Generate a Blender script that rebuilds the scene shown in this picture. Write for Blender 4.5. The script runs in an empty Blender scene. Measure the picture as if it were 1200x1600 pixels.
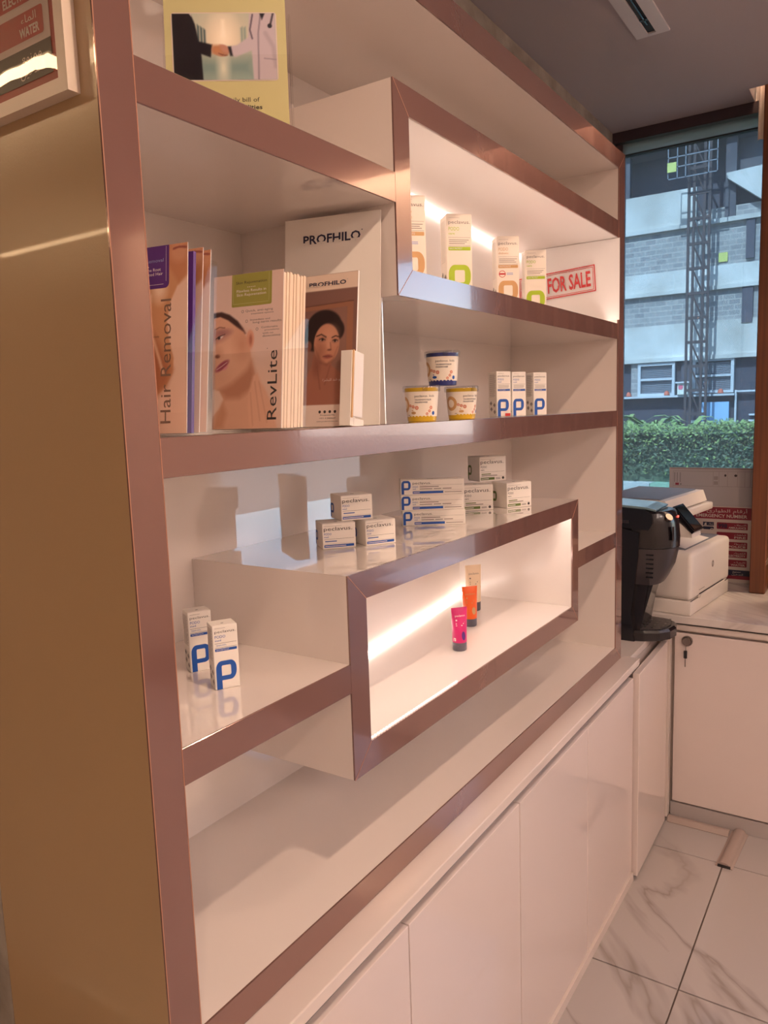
import bpy, bmesh, math, random
import numpy as np
from mathutils import Vector, Matrix

random.seed(7)
rng = np.random.default_rng(7)
scene = bpy.context.scene
C = scene.collection
R = math.radians

# ------------------------------------------------------------------ camera
cam_d = bpy.data.cameras.new('camera')
cam = bpy.data.objects.new('camera', cam_d)
C.objects.link(cam)
cam.location = (-0.50722, -0.65506, 1.46805)
cam.rotation_euler = (R(82.43596), R(1.85455), R(-56.61392))
cam_d.sensor_fit = 'VERTICAL'
cam_d.sensor_height = 36.0
cam_d.lens = 1189.937 / 1600 * 36.0
cam_d.clip_start = 0.02
cam_d.clip_end = 300
scene.camera = cam

# ------------------------------------------------------------------ world, sun, exposure
world = bpy.data.worlds.new('sky')
scene.world = world
world.use_nodes = True
wn = world.node_tree.nodes
wl = world.node_tree.links
sky = wn.new('ShaderNodeTexSky')
sky.sky_type = 'NISHITA'
sky.sun_disc = False
sky.sun_elevation = R(52)
sky.sun_rotation = R(-60)
wn['Background'].inputs[1].default_value = 0.75
wl.new(sky.outputs[0], wn['Background'].inputs[0])

sun_d = bpy.data.lights.new('sun', 'SUN')
sun_d.energy = 18.0
sun_d.angle = R(0.6)
sun_d.color = (1.0, 0.95, 0.88)
sun = bpy.data.objects.new('sun', sun_d)
C.objects.link(sun)
sun.location = (-8, 6, 14)
sun.rotation_euler = Vector((0.66, -0.07, -0.75)).to_track_quat('-Z', 'Y').to_euler()

vs = scene.view_settings
vs.view_transform = 'Standard'
vs.look = 'None'
vs.gamma = 1.0
vs.use_curve_mapping = False
vs.exposure = -0.14

# ------------------------------------------------------------------ helpers
def lin(c):
    return tuple(((v / 255.0) / 12.92 if v / 255.0 <= 0.04045 else ((v / 255.0 + 0.055) / 1.055) ** 2.4) for v in c)

MATS = {}
def mat(name, rgb, rough=0.5, metal=0.0, spec=0.5, coat=0.0, bump=None, var=None, emit=None, alpha=None):
    """rgb in sRGB 0..255. bump=(scale, strength). var=(scale, rgb2) mottles the colour."""
    if name in MATS:
        return MATS[name]
    m = bpy.data.materials.new(name)
    m.use_nodes = True
    n, l = m.node_tree.nodes, m.node_tree.links
    b = n['Principled BSDF']
    b.inputs['Base Color'].default_value = (*lin(rgb), 1)
    b.inputs['Roughness'].default_value = rough
    b.inputs['Metallic'].default_value = metal
    b.inputs['Specular IOR Level'].default_value = spec
    b.inputs['Coat Weight'].default_value = coat
    b.inputs['Coat Roughness'].default_value = 0.03
    tc = n.new('ShaderNodeTexCoord')
    if var:
        t = n.new('ShaderNodeTexNoise'); t.inputs['Scale'].default_value = var[0]; t.inputs['Detail'].default_value = 6
        l.new(tc.outputs['Object'], t.inputs['Vector'])
        r = n.new('ShaderNodeValToRGB')
        r.color_ramp.elements[0].position = 0.35; r.color_ramp.elements[0].color = (*lin(rgb), 1)
        r.color_ramp.elements[1].position = 0.68; r.color_ramp.elements[1].color = (*lin(var[1]), 1)
        l.new(t.outputs['Fac'], r.inputs[0]); l.new(r.outputs[0], b.inputs['Base Color'])
    if bump:
        t = n.new('ShaderNodeTexNoise'); t.inputs['Scale'].default_value = bump[0]; t.inputs['Detail'].default_value = 3
        l.new(tc.outputs['Object'], t.inputs['Vector'])
        bp = n.new('ShaderNodeBump'); bp.inputs['Strength'].default_value = bump[1]; bp.inputs['Distance'].default_value = 0.01
        l.new(t.outputs['Fac'], bp.inputs['Height']); l.new(bp.outputs[0], b.inputs['Normal'])
    if emit:
        b.inputs['Emission Color'].default_value = (*emit[0], 1)
        b.inputs['Emission Strength'].default_value = emit[1]
    MATS[name] = m
    return m

def glass(name, tint, ior=1.45, rough=0.0, haze=0.0):
    """clear sheet: tinted see-through plus a Fresnel mirror"""
    m = bpy.data.materials.new(name); m.use_nodes = True
    n, l = m.node_tree.nodes, m.node_tree.links
    n.remove(n['Principled BSDF'])
    tr = n.new('ShaderNodeBsdfTransparent'); tr.inputs[0].default_value = (*tint, 1)
    gl = n.new('ShaderNodeBsdfGlossy'); gl.inputs['Roughness'].default_value = rough
    fr = n.new('ShaderNodeFresnel'); bf = n.new('ShaderNodeNewGeometry'); mi = n.new('ShaderNodeMix')          # same Fresnel from either side of the sheet
    mi.inputs[2].default_value = ior; mi.inputs[3].default_value = 1.0 / ior
    l.new(bf.outputs['Backfacing'], mi.inputs[0]); l.new(mi.outputs[0], fr.inputs['IOR'])
    mx = n.new('ShaderNodeMixShader')
    l.new(fr.outputs[0], mx.inputs[0]); l.new(tr.outputs[0], mx.inputs[1]); l.new(gl.outputs[0], mx.inputs[2])
    out = mx.outputs[0]
    if haze:
        df = n.new('ShaderNodeBsdfDiffuse'); tl = n.new('ShaderNodeBsdfTranslucent'); ad = n.new('ShaderNodeAddShader'); m2 = n.new('ShaderNodeMixShader')
        for q in (df, tl): q.inputs[0].default_value = (0.5, 0.5, 0.5, 1)
        l.new(df.outputs[0], ad.inputs[0]); l.new(tl.outputs[0], ad.inputs[1])
        m2.inputs[0].default_value = haze; l.new(out, m2.inputs[1]); l.new(ad.outputs[0], m2.inputs[2]); out = m2.outputs[0]
    l.new(out, n['Material Output'].inputs[0])
    MATS[name] = m
    return m

def marble(name, base, vein, scale=1.6, rough=0.12):
    m = bpy.data.materials.new(name); m.use_nodes = True
    n, l = m.node_tree.nodes, m.node_tree.links
    b = n['Principled BSDF']; b.inputs['Roughness'].default_value = rough; b.inputs['Coat Weight'].default_value = 0.2
    geo = n.new('ShaderNodeNewGeometry')
    m0 = n.new('ShaderNodeMapping'); m0.inputs['Rotation'].default_value = (0, 0, R(-45)); l.new(geo.outputs['Position'], m0.inputs['Vector'])
    mp = n.new('ShaderNodeMapping'); mp.inputs['Scale'].default_value = (0.55, 1.5, 1); mp.inputs['Location'].default_value = (1.7, 0.4, 0)
    l.new(m0.outputs[0], mp.inputs['Vector'])
    nz = n.new('ShaderNodeTexNoise'); nz.inputs['Scale'].default_value = scale; nz.inputs['Detail'].default_value = 5
    nz.inputs['Roughness'].default_value = 0.5; nz.inputs['Distortion'].default_value = 0.6
    l.new(mp.outputs[0], nz.inputs['Vector'])
    s = n.new('ShaderNodeMath'); s.operation = 'SUBTRACT'; s.inputs[1].default_value = 0.5; l.new(nz.outputs['Fac'], s.inputs[0])
    a = n.new('ShaderNodeMath'); a.operation = 'ABSOLUTE'; l.new(s.outputs[0], a.inputs[0])
    r = n.new('ShaderNodeValToRGB')
    e = r.color_ramp.elements
    e[0].position = 0.0; e[0].color = (*lin(vein), 1)
    e[1].position = 0.030; e[1].color = (*lin(base), 1)
    x = e.new(0.008); x.color = (*[(p + q) / 2 for p, q in zip(lin(vein), lin(base))], 1)
    l.new(a.outputs[0], r.inputs[0])
    cl = n.new('ShaderNodeTexNoise'); cl.inputs['Scale'].default_value = 1.1; cl.inputs['Detail'].default_value = 4
    l.new(geo.outputs['Position'], cl.inputs['Vector'])
    r2 = n.new('ShaderNodeValToRGB'); r2.color_ramp.elements[0].position = 0.40; r2.color_ramp.elements[0].color = (0, 0, 0, 1)
    r2.color_ramp.elements[1].position = 0.56; r2.color_ramp.elements[1].color = (1, 1, 1, 1)
    l.new(cl.outputs['Fac'], r2.inputs[0])
    mx = n.new('ShaderNodeMix'); mx.data_type = 'RGBA'
    mx.inputs[6].default_value = (*lin(base), 1)
    l.new(r2.outputs[0], mx.inputs[0]); l.new(r.outputs[0], mx.inputs[7]); l.new(mx.outputs[2], b.inputs['Base Color'])
    MATS[name] = m
    return m

def picture_mat():
    m = bpy.data.materials.new('printed picture'); m.use_nodes = True
    n, l = m.node_tree.nodes, m.node_tree.links
    a = n.new('ShaderNodeVertexColor'); a.layer_name = 'print'
    l.new(a.outputs[0], n['Principled BSDF'].inputs['Base Color'])
    n['Principled BSDF'].inputs['Roughness'].default_value = 0.28
    MATS['picture'] = m
    return m

def wood(name, c1, c2, rough=0.35):
    m = bpy.data.materials.new(name); m.use_nodes = True
    n, l = m.node_tree.nodes, m.node_tree.links
    b = n['Principled BSDF']; b.inputs['Roughness'].default_value = rough
    tc = n.new('ShaderNodeTexCoord'); mp = n.new('ShaderNodeMapping'); mp.inputs['Scale'].default_value = (60, 60, 1.5)
    l.new(tc.outputs['Object'], mp.inputs['Vector'])
    nz = n.new('ShaderNodeTexNoise'); nz.inputs['Scale'].default_value = 1.5; nz.inputs['Detail'].default_value = 5
    l.new(mp.outputs[0], nz.inputs['Vector'])
    r = n.new('ShaderNodeValToRGB'); r.color_ramp.elements[0].position = 0.3; r.color_ramp.elements[0].color = (*lin(c1), 1)
    r.color_ramp.elements[1].position = 0.7; r.color_ramp.elements[1].color = (*lin(c2), 1)
    l.new(nz.outputs['Fac'], r.inputs[0]); l.new(r.outputs[0], b.inputs['Base Color'])
    MATS[name] = m
    return m

def blockwork(name, c1, c2, joint, bw=0.5, bh=0.24):
    m = bpy.data.materials.new(name); m.use_nodes = True
    n, l = m.node_tree.nodes, m.node_tree.links
    b = n['Principled BSDF']; b.inputs['Roughness'].default_value = 0.9
    geo = n.new('ShaderNodeNewGeometry')
    sep = n.new('ShaderNodeSeparateXYZ'); l.new(geo.outputs['Position'], sep.inputs[0])
    cmb = n.new('ShaderNodeCombineXYZ'); l.new(sep.outputs['Y'], cmb.inputs['X']); l.new(sep.outputs['Z'], cmb.inputs['Y'])
    br = n.new('ShaderNodeTexBrick'); br.inputs['Scale'].default_value = 1.0
    br.inputs['Brick Width'].default_value = bw; br.inputs['Row Height'].default_value = bh; br.inputs['Mortar Size'].default_value = 0.02
    br.inputs['Color1'].default_value = (*lin(c1), 1); br.inputs['Color2'].default_value = (*lin(c2), 1); br.inputs['Mortar'].default_value = (*lin(joint), 1)
    l.new(cmb.outputs[0], br.inputs['Vector'])
    nz = n.new('ShaderNodeTexNoise'); nz.inputs['Scale'].default_value = 1.2; nz.inputs['Detail'].default_value = 6
    l.new(geo.outputs['Position'], nz.inputs['Vector'])
    mx = n.new('ShaderNodeMix'); mx.data_type = 'RGBA'; mx.blend_type = 'MULTIPLY'; mx.inputs[0].default_value = 0.35
    l.new(br.outputs['Color'], mx.inputs[6]); l.new(nz.outputs['Fac'], mx.inputs[7]); l.new(mx.outputs[2], b.inputs['Base Color'])
    MATS[name] = m
    return m

class MB:
    """collects faces; build() links them as one mesh object"""
    def __init__(s):
        s.v, s.f, s.m = [], [], []
    def add(s, verts, faces, mi=0):
        o = len(s.v); s.v += [tuple(v) for v in verts]
        s.f += [tuple(i + o for i in f) for f in faces]; s.m += [mi] * len(faces)
        return s
    def box(s, lo, hi, mi=0):
        (a, b, c), (d, e, f) = lo, hi
        return s.add([(a,b,c),(d,b,c),(d,e,c),(a,e,c),(a,b,f),(d,b,f),(d,e,f),(a,e,f)],
                     [(0,3,2,1),(4,5,6,7),(0,1,5,4),(1,2,6,5),(2,3,7,6),(3,0,4,7)], mi)
    def rbox(s, lo, hi, r, seg=2, mi=0):
        bm = bmesh.new()
        bmesh.ops.create_cube(bm, size=1.0)
        for v in bm.verts:
            v.co = Vector([(l + h) / 2 + c * (h - l) for l, h, c in zip(lo, hi, v.co)])
        bmesh.ops.bevel(bm, geom=bm.edges[:], offset=r, segments=seg, profile=0.5, affect='EDGES')
        bm.verts.index_update()
        s.add([v.co for v in bm.verts], [[v.index for v in f.verts] for f in bm.faces], mi); bm.free()
        return s
    def prism(s, poly, a0, a1, axis, mi=0):
        """poly in the two other axes (in xyz order), extruded along axis from a0 to a1"""
        def P(q, a):
            q = list(q); q.insert('xyz'.index(axis), a); return q
        n = len(poly)
        vs_ = [P(q, a0) for q in poly] + [P(q, a1) for q in poly]
        fs = [tuple(range(n))[::-1], tuple(range(n, 2 * n))] + [(i, (i + 1) % n, n + (i + 1) % n, n + i) for i in range(n)]
        return s.add(vs_, fs, mi)
    def lathe(s, prof, seg=32, centre=(0, 0, 0), mi=0):
        cx, cy, cz = centre; vs_, fs = [], []
        for r, z in prof:
            for k in range(seg):
                t = 2 * math.pi * k / seg
                vs_.append((cx + r * math.cos(t), cy + r * math.sin(t), cz + z))
        for j in range(len(prof) - 1):
            for k in range(seg):
                a = j * seg + k; b = j * seg + (k + 1) % seg
                fs.append((a, b, b + seg, a + seg))
        fs.append(tuple(range(seg))[::-1]); fs.append(tuple(range((len(prof) - 1) * seg, len(prof) * seg)))
        return s.add(vs_, fs, mi)
    def tube(s, p, q, r, seg=8, mi=0, r2=None):
        p, q = Vector(p), Vector(q); d = (q - p).normalized()
        u = d.orthogonal().normalized(); w = d.cross(u); r2 = r if r2 is None else r2
        vs_ = [p + (u * math.cos(2*math.pi*k/seg) + w * math.sin(2*math.pi*k/seg)) * r for k in range(seg)]
        vs_ += [q + (u * math.cos(2*math.pi*k/seg) + w * math.sin(2*math.pi*k/seg)) * r2 for k in range(seg)]
        fs = [(k, (k+1) % seg, seg + (k+1) % seg, seg + k) for k in range(seg)] + [tuple(range(seg))[::-1], tuple(range(seg, 2*seg))]
        return s.add(vs_, fs, mi)
    def disc(s, c, n, r, seg=20, mi=0, thick=0.0):
        n = Vector(n).normalized()
        return s.tube(Vector(c), Vector(c) + n * max(thick, 1e-4), r, seg, mi)
    def mesh(s, name, mats, smooth=False):
        me = bpy.data.meshes.new(name)
        me.from_pydata(s.v, [], s.f)
        for m in (mats if isinstance(mats, (list, tuple)) else [mats]):
            me.materials.append(MATS[m] if isinstance(m, str) else m)
        me.polygons.foreach_set('material_index', s.m)
        if smooth:
            me.polygons.foreach_set('use_smooth', [True] * len(s.f))
            try: me.set_sharp_from_angle(angle=R(38))
            except Exception: pass
        bm = bmesh.new(); bm.from_mesh(me); bmesh.ops.recalc_face_normals(bm, faces=bm.faces); bm.to_mesh(me); bm.free()
        me.update()
        return me
    def build(s, name, mats, parent=None, loc=None, smooth=False):
        o = bpy.data.objects.new(name, s.mesh(name, mats, smooth)); C.objects.link(o)
        if parent: o.parent = parent
        if loc: o.location = loc
        return o

def world_part(name, mb, mats, parent, smooth=False):
    """the shapes are in world coordinates, the parent stands unrotated somewhere"""
    off = Vector((0, 0, 0)); p = parent
    while p:
        off += p.location; p = p.parent
    mb.v = [(x - off.x, y - off.y, z - off.z) for x, y, z in mb.v]
    return mb.build(name, mats, parent, smooth=smooth)

def tag(o, label=None, cat=None, group=None, kind=None):
    for k, v in (('label', label), ('category', cat), ('group', group), ('kind', kind)):
        if v: o[k] = v
    return o

def thing(name, label, cat, loc=(0, 0, 0), rz=0.0, group=None):
    o = bpy.data.objects.new(name, None); C.objects.link(o)
    o.empty_display_size = 0.05
    o.location = loc; o.rotation_euler = (0, 0, rz)
    return tag(o, label, cat, group)

def struct(name, mb, mats, label=None, smooth=False):
    o = mb.build(name, mats, smooth=smooth); o['kind'] = 'structure'
    if label: o['label'] = label
    return o

def dup(root, loc=None, rz=None, label=None, group=None):
    r = root.copy(); C.objects.link(r)
    if loc is not None: r.location = loc
    if rz is not None: r.rotation_euler = (0, 0, rz)
    if label: r['label'] = label
    if group: r['group'] = group
    for ch in list(root.children):
        c = ch.copy(); C.objects.link(c); c.parent = r
        for g in list(ch.children):
            d = g.copy(); C.objects.link(d); d.parent = c
    return r

# ---- flat print: lettering, bands and marks as thin shapes lying on a face
_T = {}
def text2d(s, bold=0.0, res=2):
    k = (s, bold)
    if k not in _T:
        cu = bpy.data.curves.new('lettering', 'FONT'); cu.body = s; cu.resolution_u = res; cu.offset = bold
        o = bpy.data.objects.new('lettering', cu); C.objects.link(o)
        bpy.context.view_layer.update()
        me = bpy.data.meshes.new_from_object(o.evaluated_get(bpy.context.evaluated_depsgraph_get()))
        V = np.array([v.co[:2] for v in me.vertices]).reshape(-1, 2)
        F = [tuple(p.vertices) for p in me.polygons]
        bpy.data.objects.remove(o); bpy.data.curves.remove(cu); bpy.data.meshes.remove(me)
        _T[k] = (V, F)
    return _T[k]

class Print:
    EPS = 0.00018
    def __init__(s, mats):
        s.mb = MB(); s.mats = mats
    def _add(s, pts, faces, c, layer):
        s.mb.add([(u, v, layer * s.EPS) for u, v in pts], faces, s.mats.index(c))
    def poly(s, pts, c, layer=1):
        s._add(pts, [tuple(range(len(pts)))], c, layer)
    def rect(s, u0, v0, u1, v1, c, layer=1, nu=1):
        for k in range(nu):
            a = u0 + (u1 - u0) * k / nu; b = u0 + (u1 - u0) * (k + 1) / nu
            s.poly([(a, v0), (b, v0), (b, v1), (a, v1)], c, layer)
    def rrect(s, u0, v0, u1, v1, r, c, layer=1):
        s.poly(rounded(u0, v0, u1, v1, r, r, r, r), c, layer)
    def ell(s, cu, cv, ru, rv, c, layer=1, n=18, rot=0.0):
        ca, sa = math.cos(rot), math.sin(rot)
        s.poly([(cu + ru*math.cos(t)*ca - rv*math.sin(t)*sa, cv + ru*math.cos(t)*sa + rv*math.sin(t)*ca) for t in [2*math.pi*k/n for k in range(n)]], c, layer)
    def ring(s, cu, cv, ro, ri, c, layer=1, n=24, sq=1.0):
        pts = [(cu + ro*math.cos(2*math.pi*k/n), cv + sq*ro*math.sin(2*math.pi*k/n)) for k in range(n)] + [(cu + ri*math.cos(2*math.pi*k/n), cv + sq*ri*math.sin(2*math.pi*k/n)) for k in range(n)]
        s._add(pts, [(k, (k+1) % n, n + (k+1) % n, n + k) for k in range(n)], c, layer)
    def frame(s, u0, v0, u1, v1, t, c, layer=1):
        s.rect(u0, v0, u1, v0 + t, c, layer); s.rect(u0, v1 - t, u1, v1, c, layer)
        s.rect(u0, v0 + t, u0 + t, v1 - t, c, layer); s.rect(u1 - t, v0 + t, u1, v1 - t, c, layer)
    def text(s, t, u, v, h, c, layer=2, align='l', width=None, rot=0.0, bold=0.0):
        """h = cap height; width forces the line's length"""
        V, F = text2d(t, bold)
        if not len(V): return
        k = h / 0.69; x0, x1 = V[:, 0].min(), V[:, 0].max()
        kx = width / (x1 - x0) if width else k
        X = (V[:, 0] - x0) * kx; Y = V[:, 1] * k; L = (x1 - x0) * kx
        X = X - (L if align == 'r' else L / 2 if align == 'c' else 0)
        ca, sa = math.cos(rot), math.sin(rot)
        s._add([(u + a*ca - b*sa, v + a*sa + b*ca) for a, b in zip(X, Y)], F, c, layer)
    def pmark(s, u, v, w, h, c, layer=2):
        """bold geometric letter P with a rounded square bowl, stem at lower left"""
        O = rounded(0, 0.31, 1, 1, 0.02, 0.46, 0.42, 0.40, n=6); I = rounded(0.27, 0.47, 0.73, 0.84, 0.03, 0.2, 0.16, 0.16, n=6)
        n = len(O)
        pts = [(u + a*w, v + b*h) for a, b in O + I]
        s._add(pts, [(k, (k+1) % n, n + (k+1) % n, n + k) for k in range(n)], c, layer)
        s.poly([(u, v), (u + 0.27*w, v), (u + 0.27*w, v + 0.47*h), (u, v + 0.47*h)], c, layer + 0.3)
    def build(s, name, parent, fn):
        s.mb.v = [tuple(fn(*p)) for p in s.mb.v]
        me = bpy.data.meshes.new(name); me.from_pydata(s.mb.v, [], s.mb.f)
        for m in s.mats: me.materials.append(MATS[m])
        me.polygons.foreach_set('material_index', s.mb.m); me.update()
        o = bpy.data.objects.new(name, me); C.objects.link(o); o.parent = parent
        return o

def rounded(u0, v0, u1, v1, rbl, rbr, rtr, rtl, n=5):
    """rounded rectangle; radii as a share of the smaller side when < 1"""
    m = min(u1 - u0, v1 - v0)
    out = []
    for (cx, cy, sx, sy, r, a0) in ((u0, v0, 1, 1, rbl, 180), (u1, v0, -1, 1, rbr, 270), (u1, v1, -1, -1, rtr, 0), (u0, v1, 1, -1, rtl, 90)):
        r = r * m if r < 1 else r
        r = min(r, m / 2 * 1.2)
        for k in range(n + 1):
            t = R(a0 + 90.0 * k / n)
            out.append((cx + sx * r + r * math.cos(t), cy + sy * r + r * math.sin(t)))
    return out

def face(origin, u, v):
    o, u, v = Vector(origin), Vector(u), Vector(v); n = u.cross(v)
    return lambda a, b, w: o + u * a + v * b + n * w

# ---- printed pictures: a fine grid whose points carry the printed colours
class Canvas:
    def __init__(s, w, h, bg):
        s.w, s.h = w, h
        s.U, s.V = np.meshgrid(np.linspace(0, 1, w), np.linspace(0, 1, h))   # V runs downwards
        s.asp = h / w
        s.a = np.ones((h, w, 3)) * np.array(bg, float)
    def put(s, mask, col):
        col = np.array(col, float)
        s.a = s.a * (1 - mask[..., None]) + (col if col.ndim == 3 else col[None, None]) * mask[..., None]
    def ell(s, cu, cv, ru, rv, col, soft=0.12, rot=0.0, op=1.0):
        du, dv = s.U - cu, (s.V - cv) * s.asp
        c_, s_ = math.cos(rot), math.sin(rot)
        x, y = du * c_ + dv * s_, -du * s_ + dv * c_
        d = np.sqrt((x / ru) ** 2 + (y / (rv * s.asp)) ** 2)
        s.put(np.clip((1 + soft - d) / (2 * soft), 0, 1) * op, col)
    def poly(s, pts, col, soft=0.006, op=1.0):
        P = np.array(pts, float); ins = np.zeros_like(s.U, bool); dist = np.full_like(s.U, 9.0)
        X, Y = s.U, s.V * s.asp
        for i in range(len(P)):
            (x0, y0), (x1, y1) = P[i], P[(i + 1) % len(P)]; y0 *= s.asp; y1 *= s.asp
            c = ((y0 > Y) != (y1 > Y)) & (X < (x1 - x0) * (Y - y0) / ((y1 - y0) if y1 != y0 else 1e-9) + x0)
            ins ^= c
            L = (x1 - x0) ** 2 + (y1 - y0) ** 2 + 1e-12
            t = np.clip(((X - x0) * (x1 - x0) + (Y - y0) * (y1 - y0)) / L, 0, 1)
            dist = np.minimum(dist, np.hypot(X - x0 - t * (x1 - x0), Y - y0 - t * (y1 - y0)))
        sd = np.where(ins, dist, -dist)
        s.put(np.clip(0.5 + sd / (2 * soft), 0, 1) * op, col)
    def line(s, pts, wd, col, op=1.0):
        X, Y = s.U, s.V * s.asp; dist = np.full_like(s.U, 9.0)
        for (x0, y0), (x1, y1) in zip(pts[:-1], pts[1:]):
            y0 *= s.asp; y1 *= s.asp; L = (x1 - x0) ** 2 + (y1 - y0) ** 2 + 1e-12
            t = np.clip(((X - x0) * (x1 - x0) + (Y - y0) * (y1 - y0)) / L, 0, 1)
            dist = np.minimum(dist, np.hypot(X - x0 - t * (x1 - x0), Y - y0 - t * (y1 - y0)))
        s.put(np.clip(1.0 - dist / wd, 0, 1) ** 0.7 * op, col)
    def build(s, name, parent, fn, width, height):
        nv = s.w * s.h
        co = [tuple(fn(u * width, (1 - v) * height, Print.EPS)) for u, v in zip(s.U.ravel(), s.V.ravel())]
        i = np.arange(nv).reshape(s.h, s.w)
        q = np.stack([i[1:, :-1], i[1:, 1:], i[:-1, 1:], i[:-1, :-1]], -1).reshape(-1, 4)
        me = bpy.data.meshes.new(name); me.from_pydata(co, [], q.tolist())
        c = np.clip(s.a / 255.0, 0, 1); c = np.where(c <= 0.04045, c / 12.92, ((c + 0.055) / 1.055) ** 2.4).reshape(-1, 3)
        at = me.color_attributes.new('print', 'FLOAT_COLOR', 'POINT')
        at.data.foreach_set('color', np.concatenate([c, np.ones((nv, 1))], 1).astype(np.float32).ravel())
        me.materials.append(MATS['picture']); me.update()
        o = bpy.data.objects.new(name, me); C.objects.link(o); o.parent = parent
        return o

# ------------------------------------------------------------------ materials
mat('white laminate', (230, 218, 210), 0.02, spec=0.9, coat=0.8)
mat('niche laminate', (232, 224, 218), 0.22, spec=0.5, coat=0.1)
mat('beige laminate', (174, 144, 107), 0.20, spec=0.5, coat=0.2, bump=(420, 0.03))
mat('rose trim', (130, 94, 86), 0.12, metal=0.28, spec=0.8, coat=0.7, bump=(160, 0.012))
mat('trim joint', (172, 118, 92), 0.4)
mat('shadow gap', (46, 40, 40), 0.6)
mat('gap profile', (158, 150, 150), 0.25, metal=0.6)
mat('door lacquer', (218, 203, 197), 0.04, spec=0.7, coat=0.5)
mat('counter white', (216, 202, 194), 0.10, coat=0.3)
mat('ceiling paint', (174, 164, 165), 0.9, bump=(300, 0.05))
mat('wall paint', (226, 214, 204), 0.85, bump=(180, 0.06))
mat('plaster', (168, 158, 146), 0.95, bump=(26, 0.6), var=(9, (132, 122, 112)))
mat('dark frame', (62, 50, 54), 0.35)
mat('frosted strip', (120, 140, 138), 0.3)
mat('black plastic', (22, 20, 24), 0.18, coat=0.4)
mat('charcoal plastic', (27, 22, 26), 0.22, coat=0.2)
mat('grey plastic', (54, 47, 49), 0.3)
mat('chrome', (128, 120, 116), 0.18, metal=1.0)
mat('key steel', (150, 140, 136), 0.25, metal=1.0)
mat('printer white', (222, 212, 204), 0.42)
mat('printer grey', (108, 112, 124), 0.5)
mat('screen glass', (26, 34, 36), 0.05, coat=0.5)
mat('paper', (232, 226, 222), 0.7)
mat('card white', (236, 228, 218), 0.5)
mat('card', (238, 226, 210), 0.45)
mat('page edge', (232, 206, 180), 0.75)
mat('page shade', (206, 172, 146), 0.8)
mat('ink', (62, 54, 54), 0.6)
mat('ink grey', (132, 118, 112), 0.6)
mat('ink navy', (34, 34, 62), 0.5)
mat('ink brown', (128, 100, 84), 0.5)
mat('ink white', (238, 226, 222), 0.5)
mat('blue', (24, 82, 168), 0.42)
mat('green', (170, 196, 30), 0.42)
mat('olive', (98, 116, 48), 0.42)
mat('tan', (204, 158, 104), 0.42)
mat('red', (196, 44, 40), 0.45)
mat('stamp red', (206, 62, 62), 0.6)
mat('sign red', (172, 46, 34), 0.35)
mat('sign maroon', (142, 40, 58), 0.4)
mat('sign black', (52, 36, 26), 0.35)
mat('sign navy', (36, 40, 66), 0.4)
mat('sign white', (214, 198, 188), 0.35)
mat('orange ring', (206, 98, 52), 0.5)
mat('pale blue print', (150, 160, 206), 0.5)
mat('purple', (88, 42, 122), 0.4)
mat('tag green', (158, 152, 72), 0.45)
mat('bill green', (200, 192, 140), 0.45)
mat('cup yellow', (214, 172, 24), 0.3, coat=0.2)
mat('cup blue', (36, 44, 112), 0.3, coat=0.2)
mat('tube pink', (208, 36, 112), 0.32, coat=0.2)
mat('tube orange', (236, 96, 24), 0.32, coat=0.2)
mat('tube cream', (228, 204, 172), 0.35, coat=0.2)
mat('cap grey', (92, 88, 98), 0.35)
mat('pvc grey', (164, 146, 138), 0.5)
mat('linen', (178, 148, 124), 0.95, bump=(240, 0.5))
mat('led', (255, 240, 225), 0.5, emit=((1.0, 0.82, 0.73), 13.0))
mat('led dot', (255, 240, 235), 0.5, emit=((1.0, 0.86, 0.78), 1.6))
mat('lamp lens', (255, 236, 210), 0.5, emit=((1.0, 0.72, 0.48), 12.0))
mat('fill panel', (255, 244, 232), 0.5, emit=((1.0, 0.78, 0.68), 24.0))
mat('line lamp', (255, 232, 200), 0.5, emit=((1.0, 0.66, 0.36), 34.0))
mat('cove led', (255, 232, 200), 0.5, emit=((1.0, 0.74, 0.50), 170.0))
mat('red led', (255, 60, 50), 0.5, emit=((1.0, 0.12, 0.08), 2.5))
mat('lamp body', (206, 200, 196), 0.4)
mat('concrete', (222, 220, 214), 0.95, var=(0.35, (176, 170, 160)), bump=(2, 0.2))
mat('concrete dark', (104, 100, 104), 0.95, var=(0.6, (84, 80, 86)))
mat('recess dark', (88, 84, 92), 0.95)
mat('facade frame', (196, 198, 200), 0.6)
mat('shop dark', (70, 66, 76), 0.7)
mat('shutter', (128, 130, 138), 0.5)
mat('steel mast', (78, 66, 66), 0.8)
mat('sign yellow', (206, 208, 112), 0.6)
mat('poster blue', (150, 190, 226), 0.5)
mat('asphalt', (120, 118, 116), 0.95, var=(3, (104, 102, 100)))
mat('planter white', (206, 210, 206), 0.8, var=(1.5, (170, 178, 172)))
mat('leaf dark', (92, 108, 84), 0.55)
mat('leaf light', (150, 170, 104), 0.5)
mat('leaf pale', (150, 176, 100), 0.5)
mat('stem', (92, 74, 52), 0.8)
mat('grout', (96, 82, 74), 0.9)
mat('gold led', (250, 220, 140), 0.4)
blockwork('blocks', (176, 172, 168), (154, 150, 150), (198, 192, 184))
marble('tile marble', (172, 163, 160), (142, 132, 128), 1.7, 0.13)
marble('counter marble', (214, 204, 198), (178, 166, 162), 2.2, 0.10)
wood('brown wood', (92, 52, 34), (124, 72, 44))
glass('window glass', (0.38, 0.48, 0.56), haze=0.06)  # milky haze mixed into the pane to veil the view outside
glass('frosted glass', (0.20, 0.27, 0.28), haze=0.22)
glass('acrylic', (0.985, 0.98, 0.975), 1.14)
glass('sleeve film', (0.95, 0.93, 0.92), 1.5)
glass('clear lid', (0.88, 0.88, 0.88))
picture_mat()
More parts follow.
